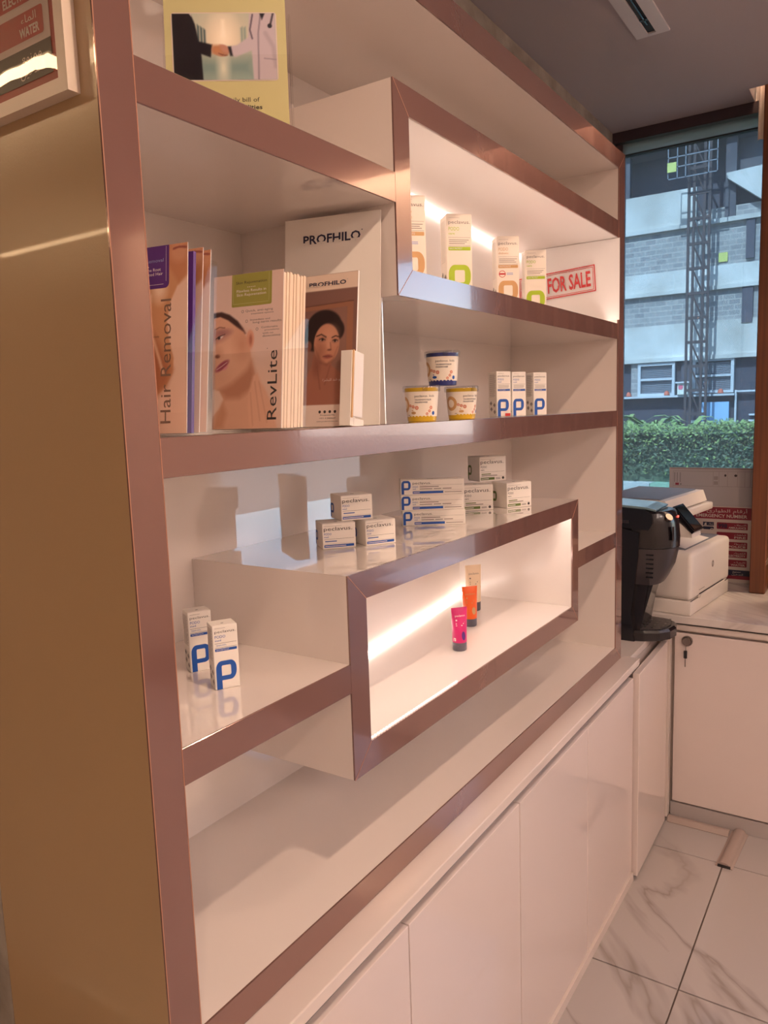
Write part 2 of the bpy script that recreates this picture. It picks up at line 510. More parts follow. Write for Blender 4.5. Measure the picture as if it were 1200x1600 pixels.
# ------------------------------------------------------------------ the room
X0, X1, Y0, YB, ZC = -3.2, 2.77, -3.2, 0.335, 2.55
floor = struct('floor', MB().box((X0, Y0, -0.10), (X1 + 0.1, 4.2, -0.004)), 'grout', 'pale marble tile floor with thin dark joints')
TP = 0.6213
for i in range(-1, 2):
    for j in range(0, 3):
        x = 1.3302 + TP * i; y = -0.2750 - TP * j
        x0, x1 = x + 0.002, x + TP - 0.002
        world_part('tile', MB().rbox((x0, y + 0.0018, -0.03), (min(x1, 2.185), y + TP - 0.0018, 0.0), 0.0008, 1), 'tile marble', floor)
# the same tiling where the photograph does not reach
m = MB()
for i in range(-8, 2):
    for j in range(-8, 6):
        if i >= -1 and 0 <= j < 3: continue
        x = 1.3302 + TP * i; y = -0.2750 - TP * j
        if x + TP > X0 and x < 2.18 and y + TP > Y0 and y < 4.2 and not (j < 0 and x > 0 - TP):
            m.box((max(x, X0) + 0.0015, max(y, Y0) + 0.0015, -0.03), (min(x + TP, 2.185) - 0.0015, min(y + TP, 4.2) - 0.0015, 0))
rest = world_part('tiling', m, 'tile marble', floor); rest['kind'] = 'stuff'

cm = MB()
cm.box((X0, Y0, ZC), (2.604, 4.2, ZC + 0.05))
cm.box((2.604, -0.187, ZC), (X1 + 0.1, 4.2, ZC + 0.05))
cm.box((2.594, Y0, ZC + 0.05), (2.604, -0.187, 2.76)); cm.box((2.604, -0.187, ZC + 0.05), (X1 + 0.1, -0.177, 2.76))
cm.box((X0 - 0.1, Y0 - 0.1, 2.76), (X1 + 0.1, 4.3, 2.86))
struct('ceiling', cm, 'ceiling paint', 'flat grey-white ceiling with a curtain recess')
struct('wall_back', MB().box((0.0, YB, 0), (X1 + 0.1, 0.50, 2.76)), 'plaster', 'rough plaster wall behind and above the shelves')
struct('wall_side', MB().box((0.0, 0.50, 0), (0.15, 4.2, 2.76)), 'wall paint')
struct('wall_far', MB().box((X0, 4.2, 0), (0.15, 4.3, 2.76)), 'wall paint')
struct('wall_left', MB().box((X0 - 0.1, Y0 - 0.1, 0), (X0, 4.3, 2.76)), 'wall paint')
struct('wall_front', MB().box((X0, Y0 - 0.1, 0), (X1 + 0.1, Y0, 2.76)), 'wall paint')
wr = MB()
wr.box((X1, -1.00, 0), (X1 + 0.1, YB, 0.70)); wr.box((X1, -1.00, 0.70), (X1 + 0.1, -0.30, 2.76))
wr.box((X1, Y0, 0), (X1 + 0.1, -2.15, 2.76)); wr.box((X1, -2.15, 2.20), (X1 + 0.1, -1.00, 2.76)); wr.box((X1, -0.30, 2.51), (X1 + 0.1, YB, 2.76))  # unseen opening left without glass so daylight reflects brighter in the trims
struct('wall_right', wr, 'wall paint', 'street-side wall with the tall window and an opening left unglazed for daylight')

win = struct('window_1', MB().box((X1, 0.302, 0.70), (X1 + 0.05, YB, 2.51)).box((X1, -0.30, 0.70), (X1 + 0.05, -0.225, 2.51)).box((X1, -0.225, 0.70), (X1 + 0.05, 0.302, 0.73)),
             'dark frame', 'tall fixed shop window with tinted glass')
world_part('window_head', MB().box((X1 - 0.03, -0.225, 2.508), (X1 + 0.05, YB, 2.549)), 'dark frame', win)
world_part('frosted_strip', MB().box((X1 + 0.004, -0.225, 2.467), (X1 + 0.03, 0.302, 2.508)), 'frosted glass', win)
world_part('sealing_bead', MB().box((X1, -0.225, 2.462), (X1 + 0.03, 0.302, 2.467)), 'shadow gap', win)
world_part('pane', MB().box((X1 + 0.018, -0.225, 0.73), (X1 + 0.024, 0.302, 2.462)), 'window glass', win)
struct('trim_1', MB().rbox((2.60, -0.292, 0.739), (X1, -0.238, 2.70), 0.003, 1), 'brown wood', 'brown wooden window post standing on the counter')

def curtain(name, label, x, y0, y1, z0, z1, waves, amp, m_):
    mb = MB(); n = waves * 10; vs_, fs = [], []
    for k in range(n + 1):
        y = y0 + (y1 - y0) * k / n; dx = amp * math.sin(2 * math.pi * waves * k / n)
        for t in (0.0, 0.003):
            vs_ += [(x + dx + t, y, z0), (x + dx + t, y, z1)]
    for k in range(n):
        a, b = 4 * k, 4 * k + 4
        fs += [(a, b, b + 1, a + 1), (a + 2, a + 3, b + 3, b + 2), (a + 1, b + 1, b + 3, a + 3), (a, a + 2, b + 2, b)]
    fs += [(0, 1, 3, 2), (4 * n, 4 * n + 2, 4 * n + 3, 4 * n + 1)]
    mb.add(vs_, fs)
    o = mb.build(name, m_, smooth=True)
    return tag(o, label, 'curtain')
mat('sheer', (214, 196, 184), 0.9)
curtain('sheer_curtain', 'pale sheer curtain edge hanging behind the brown window post', 2.70, -0.30, -0.207, 2.40, 2.73, 3, 0.006, 'sheer')
mat('drape', (92, 66, 60), 0.95)
curtain('window_drape', 'dark brown drape on the wall right of the window post', 2.715, -0.98, -0.312, 0.742, 2.72, 9, 0.018, 'drape')
cv = tag(MB().box((2.612, -3.0, 2.735), (2.640, -0.21, 2.757)).build('cove_light', 'cove led'), 'warm strip lamp in the curtain recess beside the window', 'lamp')

# linear air outlet in the ceiling
t = thing('air_diffuser', 'white slot air outlet in the ceiling near the window', 'air vent', (1.45, -0.018, ZC))
fr = MB(); a, b, c, d = 0.9, 1.972, -0.066, 0.030
fr.box((a, c, ZC - 0.006), (b, -0.030, ZC)); fr.box((a, -0.006, ZC - 0.006), (b, d, ZC)); fr.box((1.955, -0.030, ZC - 0.006), (b, -0.006, ZC)); fr.box((a, -0.030, ZC - 0.006), (a + 0.015, -0.006, ZC))
world_part('frame', fr, mat('vent white', (208, 202, 202), 0.5), t)
world_part('slot', MB().box((a + 0.015, -0.030, ZC - 0.002), (1.955, -0.006, ZC)), 'shadow gap', t)
world_part('blade', MB().box((a + 0.016, -0.021, ZC - 0.005), (1.90, -0.017, ZC - 0.0021)), 'charcoal plastic', t)
world_part('blade_clip', MB().box((1.862, -0.0295, ZC - 0.005), (1.872, -0.0065, ZC - 0.0021)), 'grey plastic', t)

def downlight(x, y, w, label):
    t = thing('downlight', label, 'lamp', (x, y, ZC), group='recessed ceiling lamps')
    world_part('ring', MB().lathe([(0.042, -0.006), (0.055, -0.004), (0.058, 0.0), (0.042, 0.0)], 28, (x, y, ZC)), 'lamp body', t, smooth=True)
    world_part('lens', MB().lathe([(0.0415, -0.003), (0.0415, 0.0)], 24, (x, y, ZC)), 'lamp lens', t)
    ld = bpy.data.lights.new('lamp_light', 'SPOT'); ld.energy = w; ld.spot_size = R(150); ld.spot_blend = 0.5; ld.shadow_soft_size = 0.03
    ld.color = (1.0, 0.72, 0.53)
    lo = bpy.data.objects.new('lamp_light', ld); C.objects.link(lo); lo.parent = t; lo.location = (0, 0, -0.012)
downlight(-1.50, -1.55, 80, 'recessed ceiling lamp left of the shelf unit')
downlight(0.10, -0.78, 60, 'recessed ceiling lamp in front of the left shelves')
downlight(1.35, -0.78, 32, 'recessed ceiling lamp in front of the right shelves')

def fill_panel(x, y, label):  # unseen glowing panels added behind the camera to fill the shelves with light
    t = thing('fill_panel', label, 'lamp', (x, y, ZC), group='added fill light panels behind the camera')
    f_ = MB().box((x - 0.3, y - 0.3, ZC - 0.012), (x + 0.3, y - 0.285, ZC)).box((x - 0.3, y + 0.285, ZC - 0.012), (x + 0.3, y + 0.3, ZC)).box((x - 0.3, y - 0.285, ZC - 0.012), (x - 0.285, y + 0.285, ZC)).box((x + 0.285, y - 0.285, ZC - 0.012), (x + 0.3, y + 0.285, ZC))
    world_part('frame', f_, 'lamp body', t)
    world_part('diffuser', MB().box((x - 0.285, y - 0.285, ZC - 0.006), (x + 0.285, y + 0.285, ZC - 0.0001)), 'fill panel', t)
fill_panel(-1.6, -2.55, 'added square fill light panel by the left wall')
fill_panel(0.2, -2.55, 'added square fill light panel in the middle of the room')
fill_panel(1.15, -2.80, 'added square fill light panel by the unglazed opening')

def line_lamp(x, y0, y1, label):
    t = thing('linear_lamp', label, 'lamp', (x, (y0 + y1) / 2, ZC), group='linear ceiling lamps of the corridor')
    world_part('housing', MB().box((x - 0.035, y0, ZC - 0.03), (x + 0.035, y1, ZC)), 'lamp body', t)
    world_part('diffuser', MB().box((x - 0.025, y0 + 0.01, ZC - 0.036), (x + 0.025, y1 - 0.01, ZC - 0.0301)), 'line lamp', t)
line_lamp(-1.02, 1.2, 4.0, 'long warm ceiling lamp nearer the shelf unit')
line_lamp(-2.35, 2.6, 4.1, 'short warm ceiling lamp by the far left wall')

# ------------------------------------------------------------------ the shelf unit
D = 0.325
unit = thing('display_shelf', 'white wall shelf unit with rose-brown edge trims and two lit display niches', 'shelf unit', (0.875, 0.16, 0.0))
def upart(name, mb, m_, parent=unit, smooth=False): return world_part(name, mb, m_, parent, smooth)
upart('side_panel', MB().box((0.0, 0.0, 0.0), (0.022, YB - 0.001, 2.1546)), 'beige laminate')['label'] = 'glossy beige outer side panel'
upart('inner_panel', MB().box((0.0221, 0.0, 0.0), (0.044, D, 2.1075)), 'white laminate')
upart('inner_panel', MB().box((1.6947, 0.0, 0.700), (1.750, D, 2.1075)), 'white laminate')
upart('back_panel', MB().box((0.044, D, 0.700), (1.750, YB - 0.001, 2.1075)), 'white laminate')
T = 0.003
def board(name, x0, x1, z0, z1, y1=D, trim=True, tx0=None, tx1=None):
    b = upart(name, MB().box((x0, 0.0, z0), (x1, y1, z1)), 'white laminate')
    if trim:
        upart('edge_trim', MB().rbox((tx0 or x0, -T, z0 - 0.0004), (tx1 or x1, -0.0001, z1 + 0.0004), 0.0008, 1), 'rose trim', b)
    return b
board('bottom_board', 0.044, 1.6947, 0.700, 0.745, trim=False)
board('shelf_board', 0.044, 0.3708, 1.0512, 1.0955)
board('shelf_board', 1.3662, 1.6947, 1.0512, 1.0945)
board('shelf_board', 0.044, 1.6947, 1.4035, 1.4468)
board('shelf_board', 0.044, 0.5345, 1.7867, 1.8315)
board('top_board', 0.022, 1.750, 2.1075, 2.1546, y1=YB - 0.001, trim=False)
upart('partition', MB().box((0.5345, 0.0295, 1.4470), (0.5372, D, 1.6470)), 'white laminate')
# outer frame: posts and mitred top and bottom rails
def trim_poly(name, pts, parent=unit):
    return upart(name, MB().prism(pts, -T, -0.0001, 'y'), 'rose trim', parent)
trim_poly('frame_trim', [(0.0, 0.0), (0.044, 0.0), (0.044, 2.1075), (0.0, 2.1546)])
trim_poly('frame_trim', [(0.0, 2.1551), (0.0443, 2.1080), (1.6944, 2.1080), (1.750, 2.1551)])
trim_poly('frame_trim', [(1.750, 0.699), (1.750, 2.1546), (1.6947, 2.1075), (1.6947, 0.7455)])
trim_poly('frame_trim', [(0.0445, 0.699), (1.7493, 0.699), (1.6944, 0.745), (0.0445, 0.745)])
def joint(p, q, w=0.0011, y=-T - 0.0004):
    (x0, z0), (x1, z1) = p, q; L = math.hypot(x1 - x0, z1 - z0); nx, nz = -(z1 - z0) / L * w / 2, (x1 - x0) / L * w / 2
    return [(x0 + nx, z0 + nz), (x1 + nx, z1 + nz), (x1 - nx, z1 - nz), (x0 - nx, z0 - nz)]
for p, q in (((0.0, 2.155), (0.044, 2.108)), ((1.6947, 2.1078), (1.75, 2.1549)), ((1.6947, 0.745), (1.75, 0.699)), ((0.0442, 0.70), (0.0442, 2.107)),
             ((0.0, 0.0), (0.0, 2.15)), ((1.6947, 0.745), (1.6947, 2.107))):
    upart('joint_line', MB().prism(joint(p, q), -T - 0.0003, -T, 'y'), 'trim joint')

def niche(name, xo0, xi0, xi1, xo1, zo0, zi0, zi1, zo1, right_open, yb0, yb1, led_top):
    sh = MB(); W = 0.018
    SL = 0.024                                     # open slot behind the rail that hides the front LED tape
    if led_top:
        sh.box((xo0, SL, zo0), (xo1, D - 0.0005, zi0)); sh.box((xo0, 0.0, zo0), (xo1, SL, zo0 + 0.014)); sh.box((xo0, 0.0, zo0 + 0.014), (xi0, SL, zi0)); sh.box((xo0, 0.0, zi1), (xo1, D - 0.0005, zo1)); sz = zo0 + 0.0142
    else:
        sh.box((xo0, SL, zi1), (xo1, D - 0.0005, zo1)); sh.box((xo0, 0.0, zo1 - 0.014), (xo1, SL, zo1)); sh.box((xo0, 0.0, zi1), (xi0, SL, zo1 - 0.014)); sh.box((xi1, 0.0, zi1), (xo1, SL, zo1 - 0.014)); sh.box((xo0, 0.0, zo0), (xo1, D - 0.0005, zi0)); sz = zo1 - 0.0142 - 0.005
    sh.box((xo0, 0.0, zi0), (xi0 - 0.001, D - 0.0005, zi1))
    if not right_open: sh.box((xi1 + 0.001, 0.0, zi0), (xo1, D - 0.0005, zi1))
    nb = upart(name, sh, 'white laminate'); nb['label'] = 'projecting display niche lit from inside'
    lin_ = MB(); e = 0.0006
    lin_.box((xi0 - 0.0009, 0.004, zi0), (xi0, D - 0.001, zi1)); lin_.box((xi0, SL if led_top else 0.001, zi0), (xi1, D - 0.001, zi0 + e)); lin_.box((xi0, 0.001 if led_top else SL, zi1 - e), (xi1, D - 0.001, zi1))
    if not right_open: lin_.box((xi1, 0.001, zi0), (xi1 + 0.0009, D - 0.001, zi1))
    upart('niche_lining', lin_, 'niche laminate', nb)
    upart('niche_back', MB().prism([(xi0, yb0), (xi1, yb1), (xi1, yb1 + 0.008), (xi0, yb0 + 0.008)], zi0 + e, zi1 - e, 'z'), 'niche laminate', nb)
    tz = zi1 - e
    P_ = [[(xo0, zo0), (xi0, zi0), (xi0, zi1), (xo0, zo1)], [(xo0, zo1), (xi0, zi1), (xi1, zi1), (xo1, zo1)], [(xo0, zo0), (xo1, zo0), (xi1, zi0), (xi0, zi0)]]
    if not right_open: P_.append([(xo1, zo0), (xo1, zo1), (xi1, zi1), (xi1, zi0)])
    else:
        P_[1] = [(xo0, zo1), (xi0, zi1), (xo1, zi1), (xo1, zo1)]; P_[2] = [(xo0, zo0), (xo1, zo0), (xo1, zi0), (xi0, zi0)]
    for pts in P_: upart('edge_trim', MB().prism(pts, -T, -0.0001, 'y'), 'rose trim', nb)
    for p, q in (((xo0, zo0), (xi0, zi0)), ((xo0, zo1), (xi0, zi1))) + (() if right_open else (((xo1, zo0), (xi1, zi0)), ((xo1, zo1), (xi1, zi1)))):
        upart('joint_line', MB().prism(joint(p, q), -T - 0.0003, -T, 'y'), 'trim joint', nb)
    # LED tape at the foot or head of the back panel and behind the front rails
    k = (yb1 - yb0) / (xi1 - xi0); z = (zi1 - e - 0.006) if led_top else (zi0 + e)
    upart('led_strip', MB().prism([(xi0 + 0.01, yb0 + k * 0.01 - 0.010), (xi1 - 0.004, yb1 - 0.010), (xi1 - 0.004, yb1 - 0.0005), (xi0 + 0.01, yb0 + k * 0.01 - 0.0005)], z, z + 0.006, 'z'), 'led', nb)
    upart('led_strip', MB().box((xi0 + 0.01, 0.004, sz), (xi1 - 0.01, 0.020, sz + 0.005)), 'led', nb)
    return nb
n1 = niche('display_niche', 0.3708, 0.4166, 1.3234, 1.3662, 0.9131, 0.9584, 1.1869, 1.2296, False, 0.200, 0.318, False)
n2 = niche('display_niche', 0.5345, 0.5791, 1.6946, 1.6946, 1.6473, 1.6907, 1.9241, 1.9689, True, 0.195, 0.318, True)
ds = MB()
for k in range(34):
    x = 0.425 + k * 0.0085
    ds.box((x, 0.0008, 0.9592), (x + 0.004, 0.0038, 0.9612))
upart('led_dots', ds, 'led dot', n1)['kind'] = 'stuff'

# ------------------------------------------------------------------ worktop and base cabinets
ct = MB().rbox((0.046, -0.053, 0.676), (1.775, 0.334, 0.698), 0.002, 2).box((1.775, -0.025, 0.676), (2.155, 0.334, 0.698))
tag(ct.build('worktop', 'counter white'), 'long white worktop under the shelf unit', 'worktop')
def cabinet(x0, x1, doors, label, ajar=None):
    t = thing('base_cabinet', label, 'cabinet', ((x0 + x1) / 2, 0.14, 0), group='white base cabinets under the long worktop')
    world_part('carcass', MB().box((x0, -0.028, 0.0), (x1, 0.330, 0.674)), 'counter white', t)
    world_part('plinth', MB().box((x0, -0.056, 0.0), (x1 if x1 < 1.73 else 1.72, -0.0285, 0.026)), 'counter white', t)
    world_part('grip_profile', MB().box((x0, -0.040, 0.659), (x1, -0.0285, 0.6755)), 'gap profile', t)
    for a, b in doors:
        world_part('door', MB().rbox((a + 0.0012, -0.050, 0.030), (b - 0.0012, -0.0305, 0.652), 0.0012, 2), 'door lacquer', t)
    return t
cabinet(0.046, 0.875, [(0.046, 0.435), (0.435, 0.875)], 'white base cabinet with two doors at the near left end')
cb = cabinet(0.876, 1.722, [(0.876, 1.306), (1.306, 1.722)], 'white base cabinet with two doors below the lit niches')
cc = thing('base_cabinet', 'white corner base cabinet with one door standing ajar', 'cabinet', (1.94, 0.14, 0), group='white base cabinets under the long worktop')
world_part('carcass', MB().box((1.724, -0.024, 0.0), (2.155, 0.330, 0.674)), 'counter white', cc)
world_part('plinth', MB().box((1.8, -0.045, 0.0), (2.155, -0.0245, 0.012)), 'counter white', cc)
hx, hy = 2.098, -0.040
dr = MB().rbox((-0.372, -0.020, 0.014), (0.0, 0.0, 0.664), 0.0015, 2).build('door', 'door lacquer', cc)
dr.location = (hx - 1.94, hy - 0.14, 0); dr.rotation_euler = (0, 0, R(0.9))
world_part('filler_strip', MB().box((2.101, -0.052, 0.012), (2.128, -0.0245, 0.672)), 'counter white', cc)
world_part('filler_strip', MB().box((2.131, -0.060, 0.012), (2.160, -0.0245, 0.672)), 'counter white', cc)

rc = thing('base_cabinet', 'white base cabinet under the window with a lock and key in its door', 'cabinet', (2.45, -0.5, 0))
world_part('carcass', MB().box((2.191, -1.2, 0.0), (2.768, 0.330, 0.680)), 'counter white', rc)
world_part('plinth', MB().box((2.170, -1.2, 0.0), (2.1905, -0.0615, 0.052)), 'tile marble', rc)
door = world_part('door', MB().rbox((2.172, -0.62, 0.058), (2.1905, -0.066, 0.676), 0.0015, 2), 'door lacquer', rc)
world_part('door', MB().rbox((2.172, -1.2, 0.058), (2.1905, -0.623, 0.676), 0.0015, 2), 'door lacquer', rc)
world_part('apron', MB().rbox((2.168, -1.2, 0.684), (2.1905, -0.062, 0.706), 0.006, 3), 'counter white', rc, smooth=True)
lk = MB().tube((2.1715, -0.108, 0.651), (2.166, -0.108, 0.651), 0.0180, 24).tube((2.166, -0.108, 0.651), (2.158, -0.108, 0.651), 0.0150, 24, r2=0.0130)
lock = world_part('lock', lk, 'chrome', door, smooth=True)
kb = MB().rbox((2.160, -0.1100, 0.590), (2.165, -0.0985, 0.618), 0.0015, 1)
ky = world_part('key', kb, 'black plastic', door); ky['label'] = 'small key with a black bow'
world_part('key_blade', MB().box((2.1615, -0.1056, 0.560), (2.1628, -0.1026, 0.5901)), 'key steel', door)
world_part('key_ring', MB().tube((2.162, -0.105, 0.618), (2.160, -0.107, 0.645), 0.001, 6), 'key steel', door)
rt = MB().rbox((2.160, -1.2, 0.712), (2.768, 0.333, 0.738), 0.002, 2)
tag(rt.build('window_worktop', ['counter marble']), 'white marble-look worktop below the tall window', 'worktop')
bl = MB().box((2.170, -1.2, 0.7062), (2.75, -0.05, 0.7119)).build('worktop_joint', 'shadow gap', rc); bl.location = -rc.location

def duct(name, label, pts, w, h):
    (xa, ya), (xb, yb) = pts; d = Vector((xb - xa, yb - ya, 0)); L = d.length; d.normalize(); s = Vector((-d.y, d.x, 0))
    prof = [(-w/2, 0.0), (-w/2, 0.0016), (-w*0.36, 0.004), (-w*0.26, h*0.8), (-w*0.12, h), (w*0.12, h), (w*0.26, h*0.8), (w*0.36, 0.004), (w/2, 0.0016), (w/2, 0.0)]
    n = len(prof); mb = MB()
    vs_ = [Vector((xa, ya, 0)) + s * a + Vector((0, 0, z + 0.0004)) for a, z in prof] + [Vector((xb, yb, 0)) + s * a + Vector((0, 0, z + 0.0004)) for a, z in prof]
    mb.add(vs_, [(i, i + 1, n + i + 1, n + i) for i in range(n - 1)] + [tuple(range(n)), tuple(range(n, 2*n))])
    o = mb.build(name, 'pvc grey', smooth=True)
    return tag(o, label, 'cable cover')
duct('floor_duct', 'grey floor cable cover running along the plinth', ((2.144, -0.062), (2.144, -0.262)), 0.048, 0.013)
dk = duct('floor_duct', 'short grey floor cable cover crossing the tile with an open end', ((2.166, -0.292), (1.930, -0.280)), 0.052, 0.016)
world_part('duct_mouth', MB().box((1.9285, -0.300, 0.0004), (1.9299, -0.262, 0.010)), 'shadow gap', dk)
# ------------------------------------------------------------------ cartons
BW = {}
def carton(name, label, cat, loc, rz, w, d, h, body, prints, group, bevel=0.0012):
    """origin at the front lower left corner's foot; front faces local -y"""
    t = thing(name, label, cat, loc, rz, group)
    MB().rbox((0, 0, 0), (w, d, h), bevel, 2).build('carton', body, t)
    fl = MB().box((0.002, 0.001, h + 0.0001), (w - 0.002, d * 0.55, h + 0.0004)); fl.box((w * 0.42, d * 0.3, h + 0.0004), (w * 0.52, d * 0.34, h + 0.0006), 1)
    fl.build('top_flap', [body, 'ink'], t)
    prints(t, w, d, h)
    return t
def fF(w, d, h): return face((0, -0.0001, 0), (1, 0, 0), (0, 0, 1))
def fL(w, d, h): return face((-0.0001, d, 0), (0, -1, 0), (0, 0, 1))
def small_lines(p, u0, u1, v, n, pitch, c='ink grey', th=0.0006, layer=1, jag=True):
    for k in range(n):
        e = u1 - (random.random() * 0.3 * (u1 - u0) if jag else 0)
        p.rect(u0, v - k * pitch, e, v - k * pitch + th, c, layer)

def tall_prints(colour, sub, bandtext, word, line2=None, seal=False, ptop=0.44, pw=0.80, logo='ink'):
    def go(t, w, d, h):
        p = Print(['ink', 'ink grey', colour, 'ink white', 'red', 'pale blue print', 'card white'])
        m_ = w * 0.07
        p.rect(m_ * 1.3, h * 0.955, w * 0.52, h * 0.955 + 0.0004, 'ink grey')
        p.text('peclavus.', m_ * 1.2, h * 0.885, h * 0.040, logo, width=w * 0.84)
        p.text('PODO', m_ * 1.2, h * 0.805, h * 0.042, colour, width=w * 0.42)
        p.text(sub, m_ * 1.2, h * 0.758, h * 0.026, colour, width=w * (0.24 if len(sub) < 5 else 0.44), bold=0.008)
        p.rect(m_, h * 0.722, w * 0.94, h * 0.722 + 0.0004, 'ink')
        if word: p.text(word, m_ * 1.6, h * 0.682, h * 0.020, colour if colour == 'blue' else 'ink grey', width=w * 0.42)
        if line2: small_lines(p, m_ * 1.4, w * 0.9, h * 0.69, 3, h * 0.022, 'ink grey', h * 0.007)
        p.rect(m_, h * 0.655 if word else h * 0.622, w * 0.94, (h * 0.655 if word else h * 0.622) + 0.0004, 'ink')
        b = 0.600 if word else 0.570
        p.rrect(m_, h * b, w * 0.94, h * (b + 0.042), 0.2, colour)
        p.text(bandtext, m_ * 1.6, h * (b + 0.012), h * 0.019, 'ink white', layer=3, width=w * 0.5)
        if seal:
            p.ring(w * 0.24, h * 0.49, w * 0.15, w * 0.125, 'red', n=20); p.rect(w * 0.10, h * 0.48, w * 0.38, h * 0.50, 'red', 2)
            small_lines(p, w * 0.44, w * 0.72, h * 0.497, 2, h * 0.018, 'pale blue print', h * 0.008)
        p.pmark(m_ * 0.9, 0.0006, w * pw, h * ptop, colour)
        p.build('front_print', t, fF(w, d, h))
        q = Print(['ink grey', 'ink'])
        small_lines(q, d * 0.15, d * 0.92, h * 0.93, 24, h * 0.021, 'ink grey', 0.0005)
        for a, b_ in ((0.3, 0.30), (0.72, 0.26), (0.35, 0.17), (0.75, 0.11)):
            q.ring(d * a, h * b_, d * 0.14, d * 0.09, 'ink', n=4); q.ell(d * a, h * b_, d * 0.05, d * 0.05, 'ink', 2, 8)
        q.build('side_print', t, fL(w, d, h))
    return go

bl = tall_prints('blue', 'med', 'ANTISEPTISCH', 'TEEBAUMÖL', pw=0.82, ptop=0.44)
A = carton('medicine_box', 'tall white carton with a blue P, nearer of the pair on the lower left shelf', 'box', (0.1963, 0.0992, 1.0956), R(-30), 0.0347, 0.0300, 0.0902, 'card white', bl, 'tall blue-print cartons on the lower left shelf')
dup(A, (0.2305, 0.1849, 1.0956), R(-26.7), 'tall white carton with a blue P, farther of the pair on the lower left shelf')

b3 = tall_prints('blue', 'med', 'SCHRUNDENSALBE', '', line2=True, pw=0.78, ptop=0.385)
A = carton('medicine_box', 'white blue-P carton with a red sticker on the middle shelf', 'box', (1.0456, 0.0701, 1.4469), R(-34.4), 0.0362, 0.0350, 0.0985, 'card white', b3, 'blue-print cartons on the middle shelf')
for x, y, lb_ in ((1.1060, 0.0600, 'white blue-P carton, middle one of three on the middle shelf'), (1.1943, 0.0450, 'white blue-P carton standing apart, rightmost of three on the middle shelf')):
    dup(A, (x, y, 1.4469), R(-34.4), lb_)
st = Print(['red']); st.rect(0.0205, 0.001, 0.0340, 0.0072, 'red', 6); st.build('red_sticker', A, fF(0, 0, 0))

g4 = tall_prints('green', 'care', 'HAUT PROTECT', '', line2=True, pw=0.87, ptop=0.395, logo='ink grey')
d4 = tall_prints('tan', 'diabetic', 'HAUTSCHUTZ', '', line2=True, seal=True, pw=0.87, ptop=0.395, logo='ink grey')
A = carton('medicine_box', 'tall carton with a lime green P, second from left in the upper niche', 'box', (0.9006, 0.1086, 1.6914), R(-45.5), 0.0535, 0.045, 0.165, 'card', g4, 'tall cartons in the upper lit niche')
dup(A, (1.3515, 0.1307, 1.6914), R(-56.9), 'tall lime green P carton right beside the red stamped paper')
A = carton('medicine_box', 'tall carton with a tan P and round seal, third in the upper niche', 'box', (1.1564, 0.1175, 1.6914), R(-51), 0.0532, 0.045, 0.165, 'card', d4, 'tall cartons in the upper lit niche')
dup(A, (0.7215, 0.1120, 1.6914), R(-44), 'tall tan P carton half hidden by the upper niche frame')

def jar_prints(colour, sub, green):
    def go(t, w, d, h):
        p = Print(['ink', 'ink grey', colour, 'ink white'])
        p.rect(w * 0.04, h * 0.895, w * 0.58, h * 0.895 + 0.0004, 'ink grey')
        p.text('peclavus.', w * 0.04, h * 0.72, h * 0.145, 'ink', width=w * 0.86)
        p.text('PODO', w * 0.045, h * 0.55, h * 0.085, colour if not green else 'ink', width=w * 0.22)
        p.text(sub, w * 0.045, h * 0.45, h * 0.055, colour if not green else 'ink', width=w * 0.13, bold=0.01)
        p.rect(w * 0.045, h * 0.385, w * 0.94, h * 0.385 + 0.0004, 'ink')
        small_lines(p, w * 0.07, w * 0.42, h * 0.285, 1, 0.001, colour, h * 0.035, jag=False)
        if green: small_lines(p, w * 0.07, w * 0.66, h * 0.225, 1, 0.001, 'ink grey', h * 0.03, jag=False)
        p.rrect(w * 0.04, h * 0.065, w * (0.94 if not green else 0.56), h * 0.165, 0.15, colour)
        p.rect(w * 0.06, h * 0.10, w * (0.70 if not green else 0.34), h * 0.125, 'ink white', 3)
        if green: small_lines(p, w * 0.60, w * 0.80, h * 0.12, 2, h * 0.04, 'ink grey', h * 0.02); p.ell(w * 0.88, h * 0.12, h * 0.055, h * 0.055, 'ink', 2, 12)
        p.rect(w * 0.04, h * 0.195, w * 0.94, h * 0.195 + 0.0003, 'ink grey')
        p.build('front_print', t, fF(w, d, h))
        q = Print([colour]); q.pmark(d * 0.02, h * 0.06, d * 0.33, h * 0.58, colour); q.build('side_print', t, fL(w, d, h))
    return go
jb = jar_prints('blue', 'med', False); jg = jar_prints('olive', 'care', True)
LT = 1.2297
G1, G2 = 'small blue-band jar cartons stacked on the lower niche', 'small green-band jar cartons stacked on the lower niche'
A = carton('cream_box', 'small white carton with a blue band, left one under the stacked carton', 'box', (0.5305, 0.1663, LT), R(-39.9), 0.060, 0.058, 0.0452, 'card white', jb, G1)
dup(A, (0.5908, 0.1163, LT), R(-30.6), 'small white carton with a blue band, right one under the stacked carton')
dup(A, (0.5690, 0.1521, LT + 0.0458), R(-33.6), 'small white carton with a blue band lying on two others')
A = carton('cream_box', 'small white carton with a green band, right one at the base of its stack', 'box', (1.1398, 0.0913, LT), R(-28.6), 0.073, 0.060, 0.0600, 'card white', jg, G2)
dup(A, (1.0625, 0.1660, LT), R(-45), 'small white carton with a green band half hidden by the long cartons')
dup(A, (1.1450, 0.1640, LT + 0.0606), R(-35), 'small white carton with a green band on top of its stack')

